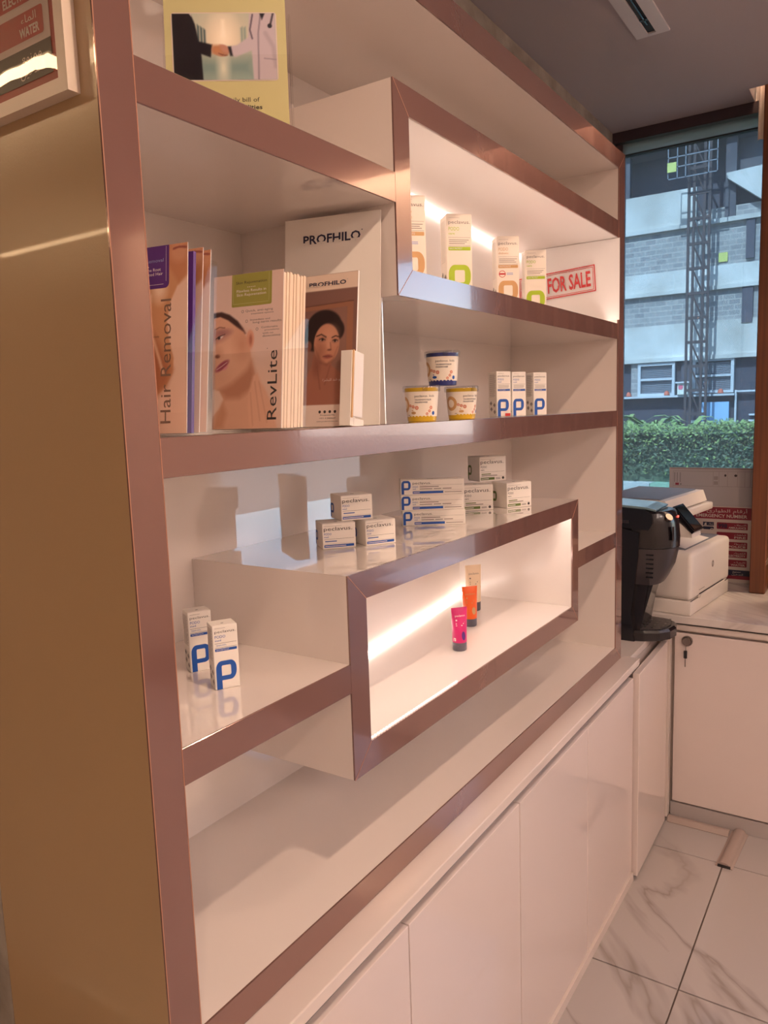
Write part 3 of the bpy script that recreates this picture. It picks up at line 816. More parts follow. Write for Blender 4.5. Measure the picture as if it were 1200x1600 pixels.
def long_prints(t, w, d, h):
    p = Print(['ink', 'ink grey', 'blue', 'ink white'])
    p.pmark(w * 0.015, h * 0.06, w * 0.145, h * 0.88, 'blue')
    p.text('peclavus.', w * 0.19, h * 0.70, h * 0.155, 'ink', width=w * 0.29)
    p.text('PODO', w * 0.19, h * 0.48, h * 0.10, 'blue', width=w * 0.085); p.text('med', w * 0.19, h * 0.36, h * 0.07, 'blue', width=w * 0.05, bold=0.01)
    p.rect(w * 0.30, h * 0.62, w * 0.97, h * 0.62 + 0.0003, 'ink')
    p.rect(w * 0.30, h * 0.50, w * 0.60, h * 0.55, 'ink grey'); p.rect(w * 0.30, h * 0.36, w * 0.50, h * 0.41, 'ink grey'); p.rect(w * 0.52, h * 0.36, w * 0.64, h * 0.41, 'ink grey'); p.rect(w * 0.66, h * 0.36, w * 0.80, h * 0.41, 'ink grey')
    p.rect(w * 0.19, h * 0.28, w * 0.97, h * 0.28 + 0.0003, 'ink grey')
    p.rect(w * 0.19, h * 0.08, w * 0.67, h * 0.24, 'blue'); p.rect(w * 0.20, h * 0.14, w * 0.30, h * 0.18, 'ink white', 3)
    p.rect(w * 0.69, h * 0.13, w * 0.96, h * 0.17, 'ink grey')
    p.build('front_print', t, fF(w, d, h))
G3 = 'long blue-print cartons in a stack of three'
A = carton('ointment_box', 'long flat white carton with a blue P, bottom of the stack of three', 'box', (0.8131, 0.1781, LT), R(-54.8), 0.1313, 0.034, 0.0315, 'card white', long_prints, G3)
dup(A, (0.8110, 0.1800, LT + 0.0321), R(-54.2), 'long flat white carton with a blue P, middle of the stack of three')
dup(A, (0.8125, 0.1800, LT + 0.0642), R(-55.6), 'long flat white carton with a blue P, top of the stack of three')

# ------------------------------------------------------------------ finger paint cups
def cup(label, loc, rz, colour):
    t = thing('paint_cup', label, 'cup', loc, rz, 'finger paint cups stacked on the middle shelf')
    r0, r1, H = 0.0262, 0.0310, 0.0600
    rr = lambda z: r0 + (r1 - r0) * z / H
    MB().lathe([(r0 - 0.001, 0.0), (r0, 0.001), (r1, H), (r1 - 0.001, H)], 40).build('cup', colour, t, smooth=True)
    p = Print(['card', 'ink', 'ink navy', 'tan', 'orange ring', 'blue', colour, 'ink grey'])
    n = 48; L = 2 * math.pi * 0.0288
    p.rect(-L * 0.42, 0.0085, L * 0.42, 0.0535, 'card', 1, n)
    p.text('peclavus. kids', -0.006, 0.0435, 0.0042, 'ink', 3, width=0.036)
    p.text('TAUSENDFÜSSLER', -0.006, 0.0375, 0.0026, 'ink navy', 3, width=0.030, bold=0.012)
    p.text('FINGERFARBE', -0.006, 0.0330, 0.0026, 'ink navy', 3, width=0.023, bold=0.012)
    p.ring(-0.032, 0.031, 0.0135, 0.0075, 'tan', 2, 20, 1.05)
    for a, b, r_ in ((-0.016, 0.0285, 0.0026), (-0.010, 0.0265, 0.0028), (-0.003, 0.0245, 0.0034), (0.024, 0.0245, 0.003), (0.021, 0.0185, 0.0026), (0.016, 0.0135, 0.0025)):
        p.ring(a, b, r_, r_ * 0.55, 'orange ring', 2, 14); p.ell(a, b, r_ * 0.3, r_ * 0.3, 'orange ring', 3, 8)
    p.ell(-0.010, 0.0155, 0.0052, 0.0026, 'blue' if colour == 'cup blue' else 'tan', 2, 14)
    p.ell(-0.012, 0.0200, 0.0018, 0.0009, 'blue' if colour == 'cup blue' else 'tan', 2, 8)
    p.ell(0.0300, 0.0145, 0.0034, 0.0036, 'blue', 2, 14)
    for k in range(7): p.ell(-0.018 + 0.007 * k, 0.0090, 0.0026, 0.0012, colour, 3, 8)
    p.rect(-0.024, 0.0110, -0.019, 0.0120, 'ink grey', 2)
    def wrap(u, v, w_):
        a = -math.pi / 2 + u / 0.0288; r = rr(v) + 0.0003 + w_; return (r * math.cos(a), r * math.sin(a), v)
    p.build('label_print', t, wrap)
    MB().lathe([(r1 + 0.0005, H - 0.0065), (r1 + 0.0030, H - 0.0065), (r1 + 0.0034, H - 0.004), (r1 + 0.0034, H + 0.003), (r1 + 0.0024, H + 0.0045), (r1 - 0.001, H + 0.0045), (r1 - 0.002, H + 0.0030)], 40).build('lid', 'clear lid', t, smooth=True)
    MB().lathe([(r1 - 0.0016, H), (r1 - 0.0016, H + 0.0006)], 40).build('paint', colour, t, smooth=True)
    MB().box((0.010, -r1 - 0.0052, H - 0.006), (0.018, -r1 + 0.001, H + 0.001)).build('seal_tab', 'clear lid', t)
    return t
MT = 1.4469
cup('clear-lidded cup of yellow finger paint, left one under the blue cup', (0.712, 0.065, MT), R(-72), 'cup yellow')
cup('clear-lidded cup of yellow finger paint, right one under the blue cup', (0.860, 0.060, MT), R(-44), 'cup yellow')
cup('clear-lidded cup of blue finger paint stacked on the yellow cups', (0.788, 0.062, MT + 0.0650), R(-74), 'cup blue')

# ------------------------------------------------------------------ squeeze tubes in the lower niche
def tube_thing(label, loc, rz, colour, h, r, text_c, extra):
    t = thing('cream_tube', label, 'tube', loc, rz, 'squeeze tubes in the lower lit niche')
    capH = h * 0.20
    MB().lathe([(r * 0.90, 0.0), (r * 0.97, 0.002), (r * 0.98, capH - 0.001), (r * 0.94, capH)], 32).build('cap', 'cap grey', t, smooth=True)
    mb = MB(); n, rows = 28, 10; vs_, fs = [], []
    def shape(f, a):
        rx = r * (1 + 0.16 * f); ry = r * (1 - f) ** 0.75 * 0.98 + 0.0008
        return rx * math.cos(a), ry * math.sin(a)
    for j in range(rows + 1):
        f = j / rows; z = capH + (h - capH) * f
        for k in range(n):
            x, y = shape(f, 2 * math.pi * k / n); vs_.append((x, y, z))
    for j in range(rows):
        for k in range(n):
            fs.append((j*n + k, j*n + (k+1) % n, (j+1)*n + (k+1) % n, (j+1)*n + k))
    fs += [tuple(range(n))[::-1], tuple(range(rows*n, (rows+1)*n))]
    mb.add(vs_, fs); mb.build('tube_body', colour, t, smooth=True)
    p = Print([text_c, 'purple', 'ink white', 'tan'])
    p.text('peclavus.', 0.0, h * 0.80, h * 0.045, text_c, align='c', width=r * 1.5)
    p.rect(-r * 0.70, h * 0.705, -r * 0.50, h * 0.735, text_c); p.rect(-r * 0.70, h * 0.665, r * 0.6, h * 0.668, text_c)
    p.rect(-r * 0.70, h * 0.63, r * 0.45, h * 0.645, text_c); p.rect(-r * 0.70, h * 0.59, r * 0.2, h * 0.605, text_c)
    extra(p, h, r)
    def on(u, v, w_):
        f = min(max((v - capH) / (h - capH), 0), 1); rx = r * (1 + 0.16 * f); ry = r * (1 - f) ** 0.75 * 0.98 + 0.0008
        c_ = max(-0.98, min(0.98, u / rx)); return (u, -ry * math.sqrt(1 - c_ * c_) - 0.0004 - w_, v)
    p.build('front_print', t, on)
    MB().tube((-r * 0.55, -r * 0.86, capH * 0.62), (-r * 0.55, -r * 0.60, capH * 0.62), r * 0.001 + 0.0004).build('cap_seam', 'ink grey', t)
tube_thing('pink squeeze tube standing on its grey cap, nearest in the lower niche', (0.884, 0.088, 0.9591), R(-40), 'tube pink', 0.092, 0.0155, 'ink white', lambda p, h, r: (p.ell(r*0.25, h*0.36, r*0.28, h*0.10, 'purple', 1, 16), p.rect(-r*0.98, h*0.24, -r*0.8, h*0.31, 'ink white')))
tube_thing('orange squeeze tube standing on its grey cap behind the pink one', (1.058, 0.152, 0.9591), R(-42), 'tube orange', 0.094, 0.0165, 'tan', lambda p, h, r: p.ell(r*0.3, h*0.40, r*0.3, h*0.09, 'tan', 1, 16))
tube_thing('pale cream squeeze tube at the back of the lower niche', (1.188, 0.208, 0.9591), R(-42), 'tube cream', 0.116, 0.0185, 'ink grey', lambda p, h, r: p.rect(-r*0.7, h*0.50, r*0.9, h*0.54, 'tan'))
tube_thing('pale cream squeeze tube behind the left frame of the lower niche', (0.556, 0.165, 0.9591), R(-42), 'tube cream', 0.110, 0.0185, 'ink grey', lambda p, h, r: p.rect(-r*0.7, h*0.50, r*0.9, h*0.54, 'tan'))

# ------------------------------------------------------------------ stamped paper on the niche wall
pp = thing('stamped_paper', 'white paper with a red NOT FOR SALE stamp on the niche wall', 'paper', (1.6935, 0.13, 1.7))
mb = MB(); n = 14; vs_, fs = [], []
for k in range(n + 1):
    y = 0.285 - 0.293 * k / n; cx = 1.6930 - 0.0012 * abs(math.sin(k * 0.9)) - (0.004 * ((k - 10) / 4) ** 2 if k > 10 else 0)
    for z in (1.7005, 1.7600, 1.8300, 1.9220):
        vs_.append((cx - (0.0015 if z > 1.9 else 0), y, z))
for k in range(n):
    for j in range(3): fs.append((4*k + j, 4*k + 4 + j, 4*k + 5 + j, 4*k + 1 + j))
m2 = len(vs_); vs_ += [(x + 0.0004, y, z) for x, y, z in vs_]; fs += [tuple(i + m2 for i in f) for f in fs]
mb.add(vs_, fs); world_part('sheet', mb, 'paper', pp, smooth=True)
p = Print(['stamp red', 'paper'])
W_, H_ = 0.232, 0.074
p.frame(0, 0, W_, H_, 0.0030, 'stamp red'); p.frame(0.0055, 0.0055, W_ - 0.0055, H_ - 0.0055, 0.0016, 'stamp red')
p.text('NOT FOR SALE', W_ / 2, 0.0170, 0.041, 'stamp red', 2, align='c', width=W_ * 0.88, bold=0.022)
for k in range(90):
    a, b = random.random() * W_, random.random() * H_; p.ell(a, b, 0.0003 + 0.0009 * random.random(), 0.0003 + 0.0009 * random.random(), 'paper', 4, 6)
ta = R(3.5)
p.build('stamp', pp, face(Vector((1.6895, 0.290, 1.772)) - pp.location, (0, -math.cos(ta), math.sin(ta)), (0, math.sin(ta), math.cos(ta))))
p = None
# ------------------------------------------------------------------ brochures and stands
def leaflet(name, label, cat, loc, rz, lean, w, h, d, paint, prints, group=None, front='paper', edges=0, edge_c='page edge'):
    """stack of leaflets: origin at the front lower left corner, front faces local -y, leans back"""
    t = thing(name, label, cat, loc, rz, group); t.rotation_euler = (-lean, 0, rz)
    t.rotation_mode = 'XYZ'
    MB().box((0, 0.0001, 0), (w, max(d if not edges else 0.0006, 0.0006), h)).build('cover', front, t)
    if paint: paint.build('cover_picture', t, face((0, 0, 0), (1, 0, 0), (0, 0, 1)), w, h)
    if prints: prints(t, w, h)
    return t
def frame_of(x, y, z, yaw): return (x, y, z), R(yaw)

# -- hair removal leaflet picture (right two thirds show)
c = Canvas(84, 178, (232, 196, 172))
g = np.clip(c.V, 0, 1)[..., None]
c.poly([(0, 0), (1, 0), (1, .16), (.86, .22), (.76, .30), (.71, .40), (.74, .50), (.81, .60), (.80, .68), (.70, .75), (.50, .82), (.30, .88), (0, .95)], (206, 150, 108), 0.012)
c.poly([(.72, 0), (1, 0), (1, .17), (.88, .21), (.80, .16), (.72, .10)], (196, 132, 92), 0.03)
c.ell(.88, .045, .13, .05, (212, 152, 116), .4); c.line([(.80, .025), (.88, .018), (.98, .024)], .016, (140, 62, 56))
c.poly([(.5, .46), (.60, .52), (.70, .60), (.79, .66), (.70, .75), (.50, .82), (.20, .90), (0, .95), (0, .5), (.3, .5)], (174, 106, 72), 0.06, .85)
c.ell(.60, .22, .10, .07, (240, 208, 178), .6); c.line([(.47, .26), (.46, .36), (.50, .48), (.60, .60), (.66, .68)], .03, (240, 206, 176), .8)
c.line([(.36, .26), (.35, .40), (.38, .50)], .02, (150, 92, 66), .6); c.ell(.32, .33, .08, .09, (226, 176, 138), .6)
c.poly([(0, .97), (.3, .9), (.6, .82), (.85, .74), (1, .70), (1, 1), (0, 1)], (232, 186, 166), 0.1, .35)
HAIR = c
def hair_prints(t, w, h):
    p = Print(['purple', 'ink white', 'ink brown', 'pale blue print', 'ink'])
    p.poly(rounded(w * .10, h * .775, w * .74, h * 1.0, .02, .12, .02, .02), 'purple', 2)
    p.text('Hair Removal', w * .66, h * .915, h * .018, 'pale blue print', 3, 'r', width=w * .42)
    for k in range(5): p.ell(w * (.30 + .035 * k), h * .893, w * .008, w * .008, 'ink white', 3, 6)
    p.text('Getting to the Root', w * .62, h * .868, h * .016, 'ink white', 3, 'r', width=w * .46); p.text('of Unwanted Hair', w * .65, h * .845, h * .016, 'ink white', 3, 'r', width=w * .44)
    p.rect(w * .12, h * .795, w * .66, h * .795 + .0004, 'ink white', 3); p.rect(w * .695, h * .81, w * .695 + .0004, h * .995, 'ink white', 3)
    p.text('Hair Removal', w * .77, h * .055, h * .072 * .95, 'ink brown', 2, 'l', width=h * .66, rot=R(90))
    p.text('effectively', w * .60, h * .515, h * .010, 'ink', 2, 'r'); p.text('price', w * .42, h * .61, h * .010, 'ink', 2, 'r')
    p.build('cover_print', t, face((0, 0, 0), (1, 0, 0), (0, 0, 1)))
MZ = 1.4468
# acrylic pockets: base, two cheeks, front lip and back sheet
def pocket(label, loc, rz, lean, w, d, hb, hf, group='clear leaflet pockets on the middle shelf'):
    t = thing('leaflet_pocket', label, 'leaflet holder', loc, rz, group); a = 0.0022; k = math.tan(lean)
    MB().box((-a, -a, 0), (w + a, d + a, a)).build('base', 'acrylic', t)
    for x in (-a, w):
        MB().prism([(-a, a), (d, a), (d + k * hb, hb), (d + k * hb - 0.012, hb), (-a + k * hf, hf)], x, x + a, 'x').build('cheek', 'acrylic', t)
    MB().prism([(-a, a), (0, a), (k * hf, hf), (-a + k * hf, hf)], 0, w, 'x').build('front_lip', 'acrylic', t)
    MB().prism([(d, a), (d + a, a), (d + a + k * hb, hb), (d + k * hb, hb)], 0, w, 'x').build('back_sheet', 'acrylic', t)
    return t
yaw = -80.2
u = Vector((math.cos(R(yaw)), math.sin(R(yaw)), 0)); v = Vector((-u.y, u.x, 0))
hp_ = Vector((0.1222, 0.1258, MZ + 0.0002)) - v * 0.038
pocket('clear acrylic pocket holding the purple hair removal leaflets', hp_, R(yaw), R(8), 0.102, 0.048, 0.205, 0.105)
L1 = leaflet('leaflet', 'hair removal leaflet with a purple tag, foremost and next to the post', 'leaflet', hp_ + v * 0.001 + Vector((0.0, 0.0, 0.0030)) + u * 0.0010, R(yaw), R(6.5), 0.1, 0.218, 0.001, HAIR, hair_prints, 'hair removal leaflets in the clear pocket')
L2 = dup(L1, hp_ + v * 0.038 + Vector((0, 0, 0.003)) + u * 0.001, None, 'hair removal leaflet standing at the back of its pocket')
L2.rotation_euler = (-R(8.2), 0, R(yaw))
L3 = dup(L1, hp_ + v * 0.024 + Vector((0, 0, 0.003)) + u * 0.001, None, 'hair removal leaflet second from the back of its pocket'); L3.rotation_euler = (-R(8), 0, R(yaw))
pb = leaflet('leaflet', 'purple back cover of a leaflet behind the foremost one', 'leaflet', hp_ + v * 0.0095 + Vector((0, 0, 0.003)) + u * 0.001, R(yaw), R(7), 0.1, 0.210, 0.005, None, None, 'hair removal leaflets in the clear pocket', front='purple')

# -- RevLite leaflet picture
c = Canvas(104, 214, (230, 196, 178))
c.poly([(0, 0), (1, 0), (1, .5), (.7, .6), (0, .3)], (224, 198, 190), .1, .5)
skin, skin_d, hair = (222, 172, 146), (178, 120, 94), (70, 44, 42)
c.poly([(0, .235), (.12, .232), (.24, .255), (.36, .30), (.44, .35), (.48, .385), (.40, .40), (.2, .36), (0, .33)], hair, .012)
c.poly([(0, .27), (.10, .262), (.22, .290), (.34, .335), (.45, .375), (.50, .42), (.55, .50), (.57, .56), (.62, .65), (.60, .72), (.55, .80), (.56, .90), (.60, 1), (0, 1), (0, .93), (.16, .80), (.10, .745), (0, .735)], skin, .010)
c.ell(.545, .425, .055, .062, (222, 164, 140), .15); c.ell(.55, .43, .022, .032, (170, 98, 80), .5)
c.poly([(.10, .745), (.30, .70), (.50, .615), (.565, .56), (.62, .65), (.58, .74), (.40, .80), (.20, .80)], skin_d, .05, .75)
c.poly([(.0, .745), (.10, .75), (.165, .81), (.10, .87), (.02, .905), (0, .905)], (236, 206, 190), .012)
c.poly([(.16, .82), (.22, .90), (.16, .99), (.02, 1), (.05, .92)], (196, 138, 106), .04, .7)
c.ell(.30, .52, .20, .10, (236, 190, 164), .7, 0, .7); c.ell(.42, .46, .10, .08, (200, 140, 112), .8, 0, .6)
c.line([(.02, .345), (.09, .330), (.17, .337)], .012, (120, 76, 64), .8)
c.ell(.10, .392, .13, .028, (170, 116, 112), .8, -.3, .7); c.poly([(.055, .407), (.10, .392), (.155, .383), (.145, .396), (.10, .408)], (236, 224, 220), .008); c.ell(.085, .400, .022, .010, (50, 36, 40), .3); c.line([(.04, .406), (.09, .390), (.175, .378)], .010, (60, 36, 38))
c.ell(.12, .365, .12, .02, (150, 100, 106), .7, 0, .6)
c.ell(.07, .52, .035, .012, (104, 52, 44), .4); c.ell(.10, .50, .05, .03, (206, 150, 122), .7, 0, .6)
c.ell(.14, .585, .115, .021, (158, 70, 92), .25, -.62); c.line([(.06, .607), (.13, .588), (.21, .563)], .008, (232, 206, 200)); c.ell(.19, .60, .04, .008, (222, 150, 160), .5, -.62)
c.poly([(.54, .76), (.60, .66), (.66, .645), (.70, .70), (.76, .74), (.88, .86), (.94, 1), (.56, 1), (.52, .86)], (228, 178, 152), .02)
for a in ((.56, .77, .60, .98), (.62, .70, .70, .95), (.68, .70, .80, .96)): c.line([(a[0], a[1]), (a[2], a[3])], .016, (196, 140, 116), .4)
REV = c
def rev_prints(t, w, h):
    p = Print(['tag green', 'ink', 'ink white', 'ink grey', 'bill green'])
    p.poly(rounded(w * .27, h * .79, w * .84, h * 1.0, .04, .06, .02, .02), 'tag green', 2)
    p.text('Skin Rejuvenation', w * .55, h * .935, h * .017, 'ink', 3, 'c', width=w * .44)
    for k in range(5): p.ell(w * (.50 + .025 * k), h * .912, w * .006, w * .006, 'ink white', 3, 6)
    p.text('Flawless Results in', w * .55, h * .882, h * .017, 'ink white', 3, 'c', width=w * .42); p.text('Skin Rejuvenation', w * .55, h * .857, h * .017, 'ink white', 3, 'c', width=w * .42)
    p.rect(w * .29, h * .808, w * .80, h * .808 + .0004, 'bill green', 3); p.rect(w * .29, h * .81, w * .29 + .0004, h * .995, 'bill green', 3); p.rect(w * .80, h * .81, w * .80 + .0004, h * .995, 'bill green', 3)
    for a, b in ((.43, .757), (.49, .693), (.64, .637)): p.ring(w * a, h * b, w * .018, w * .013, 'ink grey', 2, 12)
    p.text('Quick, anti-aging', w * .47, h * .752, h * .014, 'ink grey', 2, width=w * .39); p.text('treatment options', w * .55, h * .733, h * .011, 'ink grey', 2, width=w * .32)
    p.text('Immediate and', w * .54, h * .693, h * .012, 'ink grey', 2, width=w * .28); p.text('long-term results', w * .58, h * .675, h * .014, 'ink grey', 2, width=w * .40)
    p.text('Comfortable', w * .70, h * .640, h * .011, 'ink grey', 2, width=w * .23); p.text('procedures', w * .75, h * .622, h * .011, 'ink grey', 2, width=w * .20); p.text('with no', w * .72, h * .602, h * .012, 'ink grey', 2, width=w * .15); p.text('downtime', w * .72, h * .583, h * .015, 'ink grey', 2, width=w * .25)
    p.text('RevLite', w * .93, h * .055, h * .072, 'ink', 2, 'l', width=h * .44, rot=R(90)); p.ell(w * .79, h * .508, w * .006, w * .006, 'ink grey', 2, 8)
    p.build('cover_print', t, face((0, 0, 0), (1, 0, 0), (0, 0, 1)))
yaw = -82.2; u = Vector((math.cos(R(yaw)), math.sin(R(yaw)), 0)); v = Vector((-u.y, u.x, 0))
rp = Vector((0.2486, 0.1309, MZ + 0.0002))
pocket('clear acrylic pocket holding the stack of RevLite leaflets', rp - v * 0.003, R(yaw), R(8), 0.117, 0.058, 0.150, 0.105)
RL = leaflet('leaflet', 'RevLite leaflet with a smiling face and olive tag, front of its stack', 'leaflet', rp + Vector((0, 0, 0.0030)) + u * 0.0008, R(yaw), R(7), 0.1140, 0.2095, 0.0008, REV, rev_prints, 'RevLite leaflets in the clear pocket')
for k, od in enumerate(('first', 'second', 'third', 'fourth', 'fifth', 'sixth', 'seventh', 'eighth', 'ninth')):
    q = leaflet('leaflet', 'cream leaflet edge, %s behind the RevLite cover' % od, 'leaflet', rp + Vector((0, 0, 0.0030)) + u * (0.0008 + 0.001 * (k % 3)) + v * (0.0016 + 0.0058 * k), R(yaw), R(7.4), 0.1125, 0.2062 + 0.0008 * ((k * 7) % 3), 0.0052, None, None, 'RevLite leaflets in the clear pocket', front='page edge')

# -- PROFHILO dispenser card picture
c = Canvas(96, 200, (132, 96, 86))
c.poly([(0, .30), (.86, .19), (.86, 1), (0, 1)], (142, 104, 92), .05)
for pl in ([(0, .205), (.88, .19), (.88, .222), (0, .235)], [(.84, .19), (.94, .19), (.94, .62), (.84, .60)], [(0, .735), (.8, .735), (.8, .765), (0, .765)]):
    c.poly(pl, (156, 106, 82), .006); c.line([pl[0], pl[1]], .01, (96, 62, 50))
sk, sd, hr = (196, 138, 112), (128, 80, 66), (40, 28, 30)
c.poly([(.12, .98), (.14, .70), (.26, .60), (.30, .52), (.58, .52), (.60, .60), (.78, .66), (.82, .98)], (160, 106, 88), .015)
c.ell(.46, .345, .295, .112, hr, .06); c.ell(.30, .40, .17, .10, hr, .08); c.ell(.66, .37, .14, .07, hr, .1)
c.ell(.205, .465, .055, .035, sd, .2)
c.ell(.51, .455, .215, .130, sk, .05); c.poly([(.31, .47), (.40, .58), (.52, .60), (.62, .57), (.70, .48), (.62, .56), (.52, .585), (.42, .56)], sd, .02, .6)
c.ell(.40, .50, .08, .06, sd, .8, 0, .45); c.ell(.56, .40, .12, .05, (212, 158, 132), .8, 0, .7)
c.line([(.34, .402), (.42, .392), (.50, .412)], .014, (62, 40, 36)); c.line([(.60, .418), (.66, .408), (.72, .418)], .013, (62, 40, 36))
c.ell(.435, .426, .06, .014, (140, 94, 80), .6, 0, .7); c.ell(.655, .440, .05, .013, (140, 94, 80), .6, 0, .7); c.ell(.435, .429, .036, .0065, (176, 150, 140), .4); c.ell(.44, .428, .018, .008, (40, 28, 28), .3); c.ell(.655, .443, .030, .006, (176, 150, 140), .4); c.ell(.65, .442, .016, .0075, (40, 28, 28), .3)
c.line([(.385, .425), (.44, .418), (.485, .430)], .009, (36, 24, 26)); c.line([(.615, .437), (.655, .432), (.695, .440)], .009, (36, 24, 26))
c.ell(.545, .465, .03, .03, (216, 166, 142), .8, 0, .6); c.line([(.575, .45), (.585, .488)], .014, sd, .6); c.ell(.56, .497, .035, .006, (116, 70, 60), .5)
c.ell(.535, .540, .072, .013, (150, 84, 76), .4); c.line([(.455, .539), (.535, .536), (.61, .543)], .006, (104, 56, 52))
c.line([(.36, .60), (.42, .75)], .02, sd, .6); c.line([(.58, .60), (.50, .72)], .02, sd, .5); c.ell(.35, .60, .06, .06, sd, .7, 0, .7)
c.poly([(0, 0), (1, 0), (1, .105), (0, .105)], (232, 208, 188), .004); c.poly([(0, .855), (1, .855), (1, 1), (0, 1)], (226, 206, 194), .004); c.poly([(.78, .60), (1, .60), (1, 1), (.78, 1)], (226, 206, 194), .004)
PRO = c
def profhilo(p, cu, v0, width, hh, col='ink navy', layer=3):
    """wordmark whose letters are cut off alternately at foot and head"""
    p.text('PROFHILO', cu, v0, hh, col, layer, 'c', width=width, bold=0.022)
    p.ell(cu + width * 0.53, v0 + hh * 1.08, hh * 0.07, hh * 0.07, col, layer, 8)
def pro_prints(t, w, h):
    p = Print(['ink navy', 'ink', 'sign white', 'card'])
    profhilo(p, w * .50, h * .925, w * .62, h * .026)
    p.rect(w * .17, h * .925 - .0001, w * .40, h * .929, 'card', 5)
    for k in range(4):
        p.ell(w * (.43 + .085 * k), h * .098, w * .022, w * .022, 'ink', 3, 10)
    p.text('Prodermis Me', w * .56, h * .072, h * .009, 'ink', 3, 'c', width=w * .24); p.text('+971 4 2989669', w * .56, h * .052, h * .008, 'ink', 3, 'c', width=w * .27); p.text('www.prodermis-me.com', w * .56, h * .032, h * .008, 'ink', 3, 'c', width=w * .36)
    p.text('\uFE93\uFEAE\uFEB8\uFE92\uFEE0\uFEDF \uFEAA\uFEB7 \uFEEE', w * .76, h * .30, h * .016, 'sign white', 3, 'r', width=w * .30)
    p.build('cover_print', t, face((0, 0, 0), (1, 0, 0), (0, 0, 1)))
yaw = -83.0; u = Vector((math.cos(R(yaw)), math.sin(R(yaw)), 0)); v = Vector((-u.y, u.x, 0))
cp = Vector((0.3970, 0.1060, MZ + 0.0004))
PD = leaflet('leaflet_dispenser', 'PROFHILO leaflet dispenser with a portrait of a dark-haired woman', 'leaflet holder', cp, R(yaw), R(8), 0.1035, 0.2290, 0.004, PRO, pro_prints, front='card white')
MB().box((0.0855, -0.012, 0.0), (0.1035, -0.0004, 0.110)).build('pocket_wall', 'card white', PD)
MB().rbox((0.1036, -0.006, 0.014), (0.1055, 0.022, 0.110), 0.0006, 1).build('card_bundle', 'paper', PD)
MB().box((0.1036, -0.010, 0.012), (0.1050, -0.0062, 0.111)).build('card_edge', 'tan', PD)
MB().box((0.0800, 0.0041, 0.0), (0.1035, 0.030, 0.012)).build('foot', 'card white', PD)
# -- large PROFHILO back panel
yaw = -76.0; u = Vector((math.cos(R(yaw)), math.sin(R(yaw)), 0))
BP = leaflet('advertising_board', 'large grey-white PROFHILO panel leaning at the shelf partition', 'board', (0.452, 0.1730, MZ + 0.0004), R(yaw), R(6.5), 0.1650, 0.3340, 0.003, None, None, front='card white')
p = Print(['ink navy', 'card white']); w, h = 0.165, 0.334
p.text('PROFHILO', w * .50, h * .875, h * .040, 'ink navy', 3, 'c', width=w * .60, bold=0.024); p.ell(w * .815, h * .918, .0010, .0010, 'ink navy', 3, 8)
for k, (a, b, lo) in enumerate(((.20, .27, 1), (.36, .44, 1), (.525, .60, 1), (.70, .80, 1))):
    p.rect(w * a, h * .8735, w * b, h * .882, 'card white', 5)
p.build('wordmark', BP, face((0, 0, 0), (1, 0, 0), (0, 0, 1)))

# -- bill of rights leaflet on the upper left shelf
c = Canvas(150, 92, (150, 178, 172))
c.ell(.49, .40, .36, .55, (226, 206, 178), .9); c.ell(.49, .36, .10, .30, (252, 238, 214), .9)
c.poly([(.2, .62), (.8, .62), (.8, 1), (.2, 1)], (112, 142, 140), .1, .8); c.ell(.48, .82, .05, .20, (220, 220, 200), .8)
for a in (.24, .27, .30): c.poly([(a, .16 + (a - .24)), (a + .018, .19 + (a - .24)), (a + .018, .52), (a, .54)], (62, 84, 90), .008)
for a in (.69, .66): c.poly([(a, .22), (a + .02, .2), (a + .02, .5), (a, .5)], (110, 140, 138), .01, .7)
c.poly([(.48, .10), (.50, .10), (.505, .34), (.475, .34)], (255, 244, 224), .02)
c.poly([(0, 0), (.18, 0), (.22, .16), (.25, .42), (.38, .47), (.36, .66), (.27, .61), (.28, 1), (0, 1)], (26, 22, 30), .008)
c.poly([(.165, 0), (.185, 0), (.19, .05)], (200, 190, 190), .004)
c.poly([(.75, 0), (1, 0), (1, 1), (.77, 1), (.76, .56), (.60, .66), (.56, .62), (.54, .50), (.62, .48), (.73, .36)], (196, 182, 190), .008)
c.line([(.86, .0), (.83, .30), (.82, 1)], .012, (140, 128, 140)); c.line([(.78, .02), (.75, .25), (.77, .38)], .012, (90, 80, 96)); c.line([(.98, 0), (.95, .18)], .014, (60, 54, 64)); c.ell(.945, .19, .022, .035, (50, 48, 56), .2)
c.line([(.90, .3), (.97, .5), (.99, .8)], .03, (168, 154, 164), .7); c.line([(.88, .68), (1, .70)], .008, (150, 138, 150)); c.poly([(.85, 0), (.9, 0), (.87, .1)], (30, 30, 40), .008)
c.ell(.455, .57, .085, .075, (178, 128, 104), .15, .2); c.ell(.50, .53, .06, .05, (190, 138, 118), .2, .5); c.poly([(.38, .48), (.45, .48), (.47, .60), (.38, .60)], (190, 130, 92), .02)
for k in range(4): c.line([(.44 + .018 * k, .60 + .01 * k), (.475 + .015 * k, .63)], .007, (126, 76, 58))
c.poly([(.53, .50), (.56, .50), (.575, .64), (.55, .64)], (40, 36, 44), .008)
HAND = c
yaw = -53.2; u = Vector((math.cos(R(yaw)), math.sin(R(yaw)), 0)); v = Vector((-u.y, u.x, 0))
bp = Vector((0.2112, 0.1355, 1.8316))
BL = leaflet('leaflet', 'yellow-green leaflet with a handshake photo on the upper left shelf', 'leaflet', bp + Vector((0, 0, 0.0032)), R(yaw), R(5.9), 0.1548, 0.178, 0.0012, None, None, front='bill green')
wf = 0.1548
p = Print(['sign white', 'ink', 'ink grey'])
p.poly(rounded(wf * .055, 0.0610, wf * .925, 0.1480, .05, .05, .05, .05), 'sign white', 1)
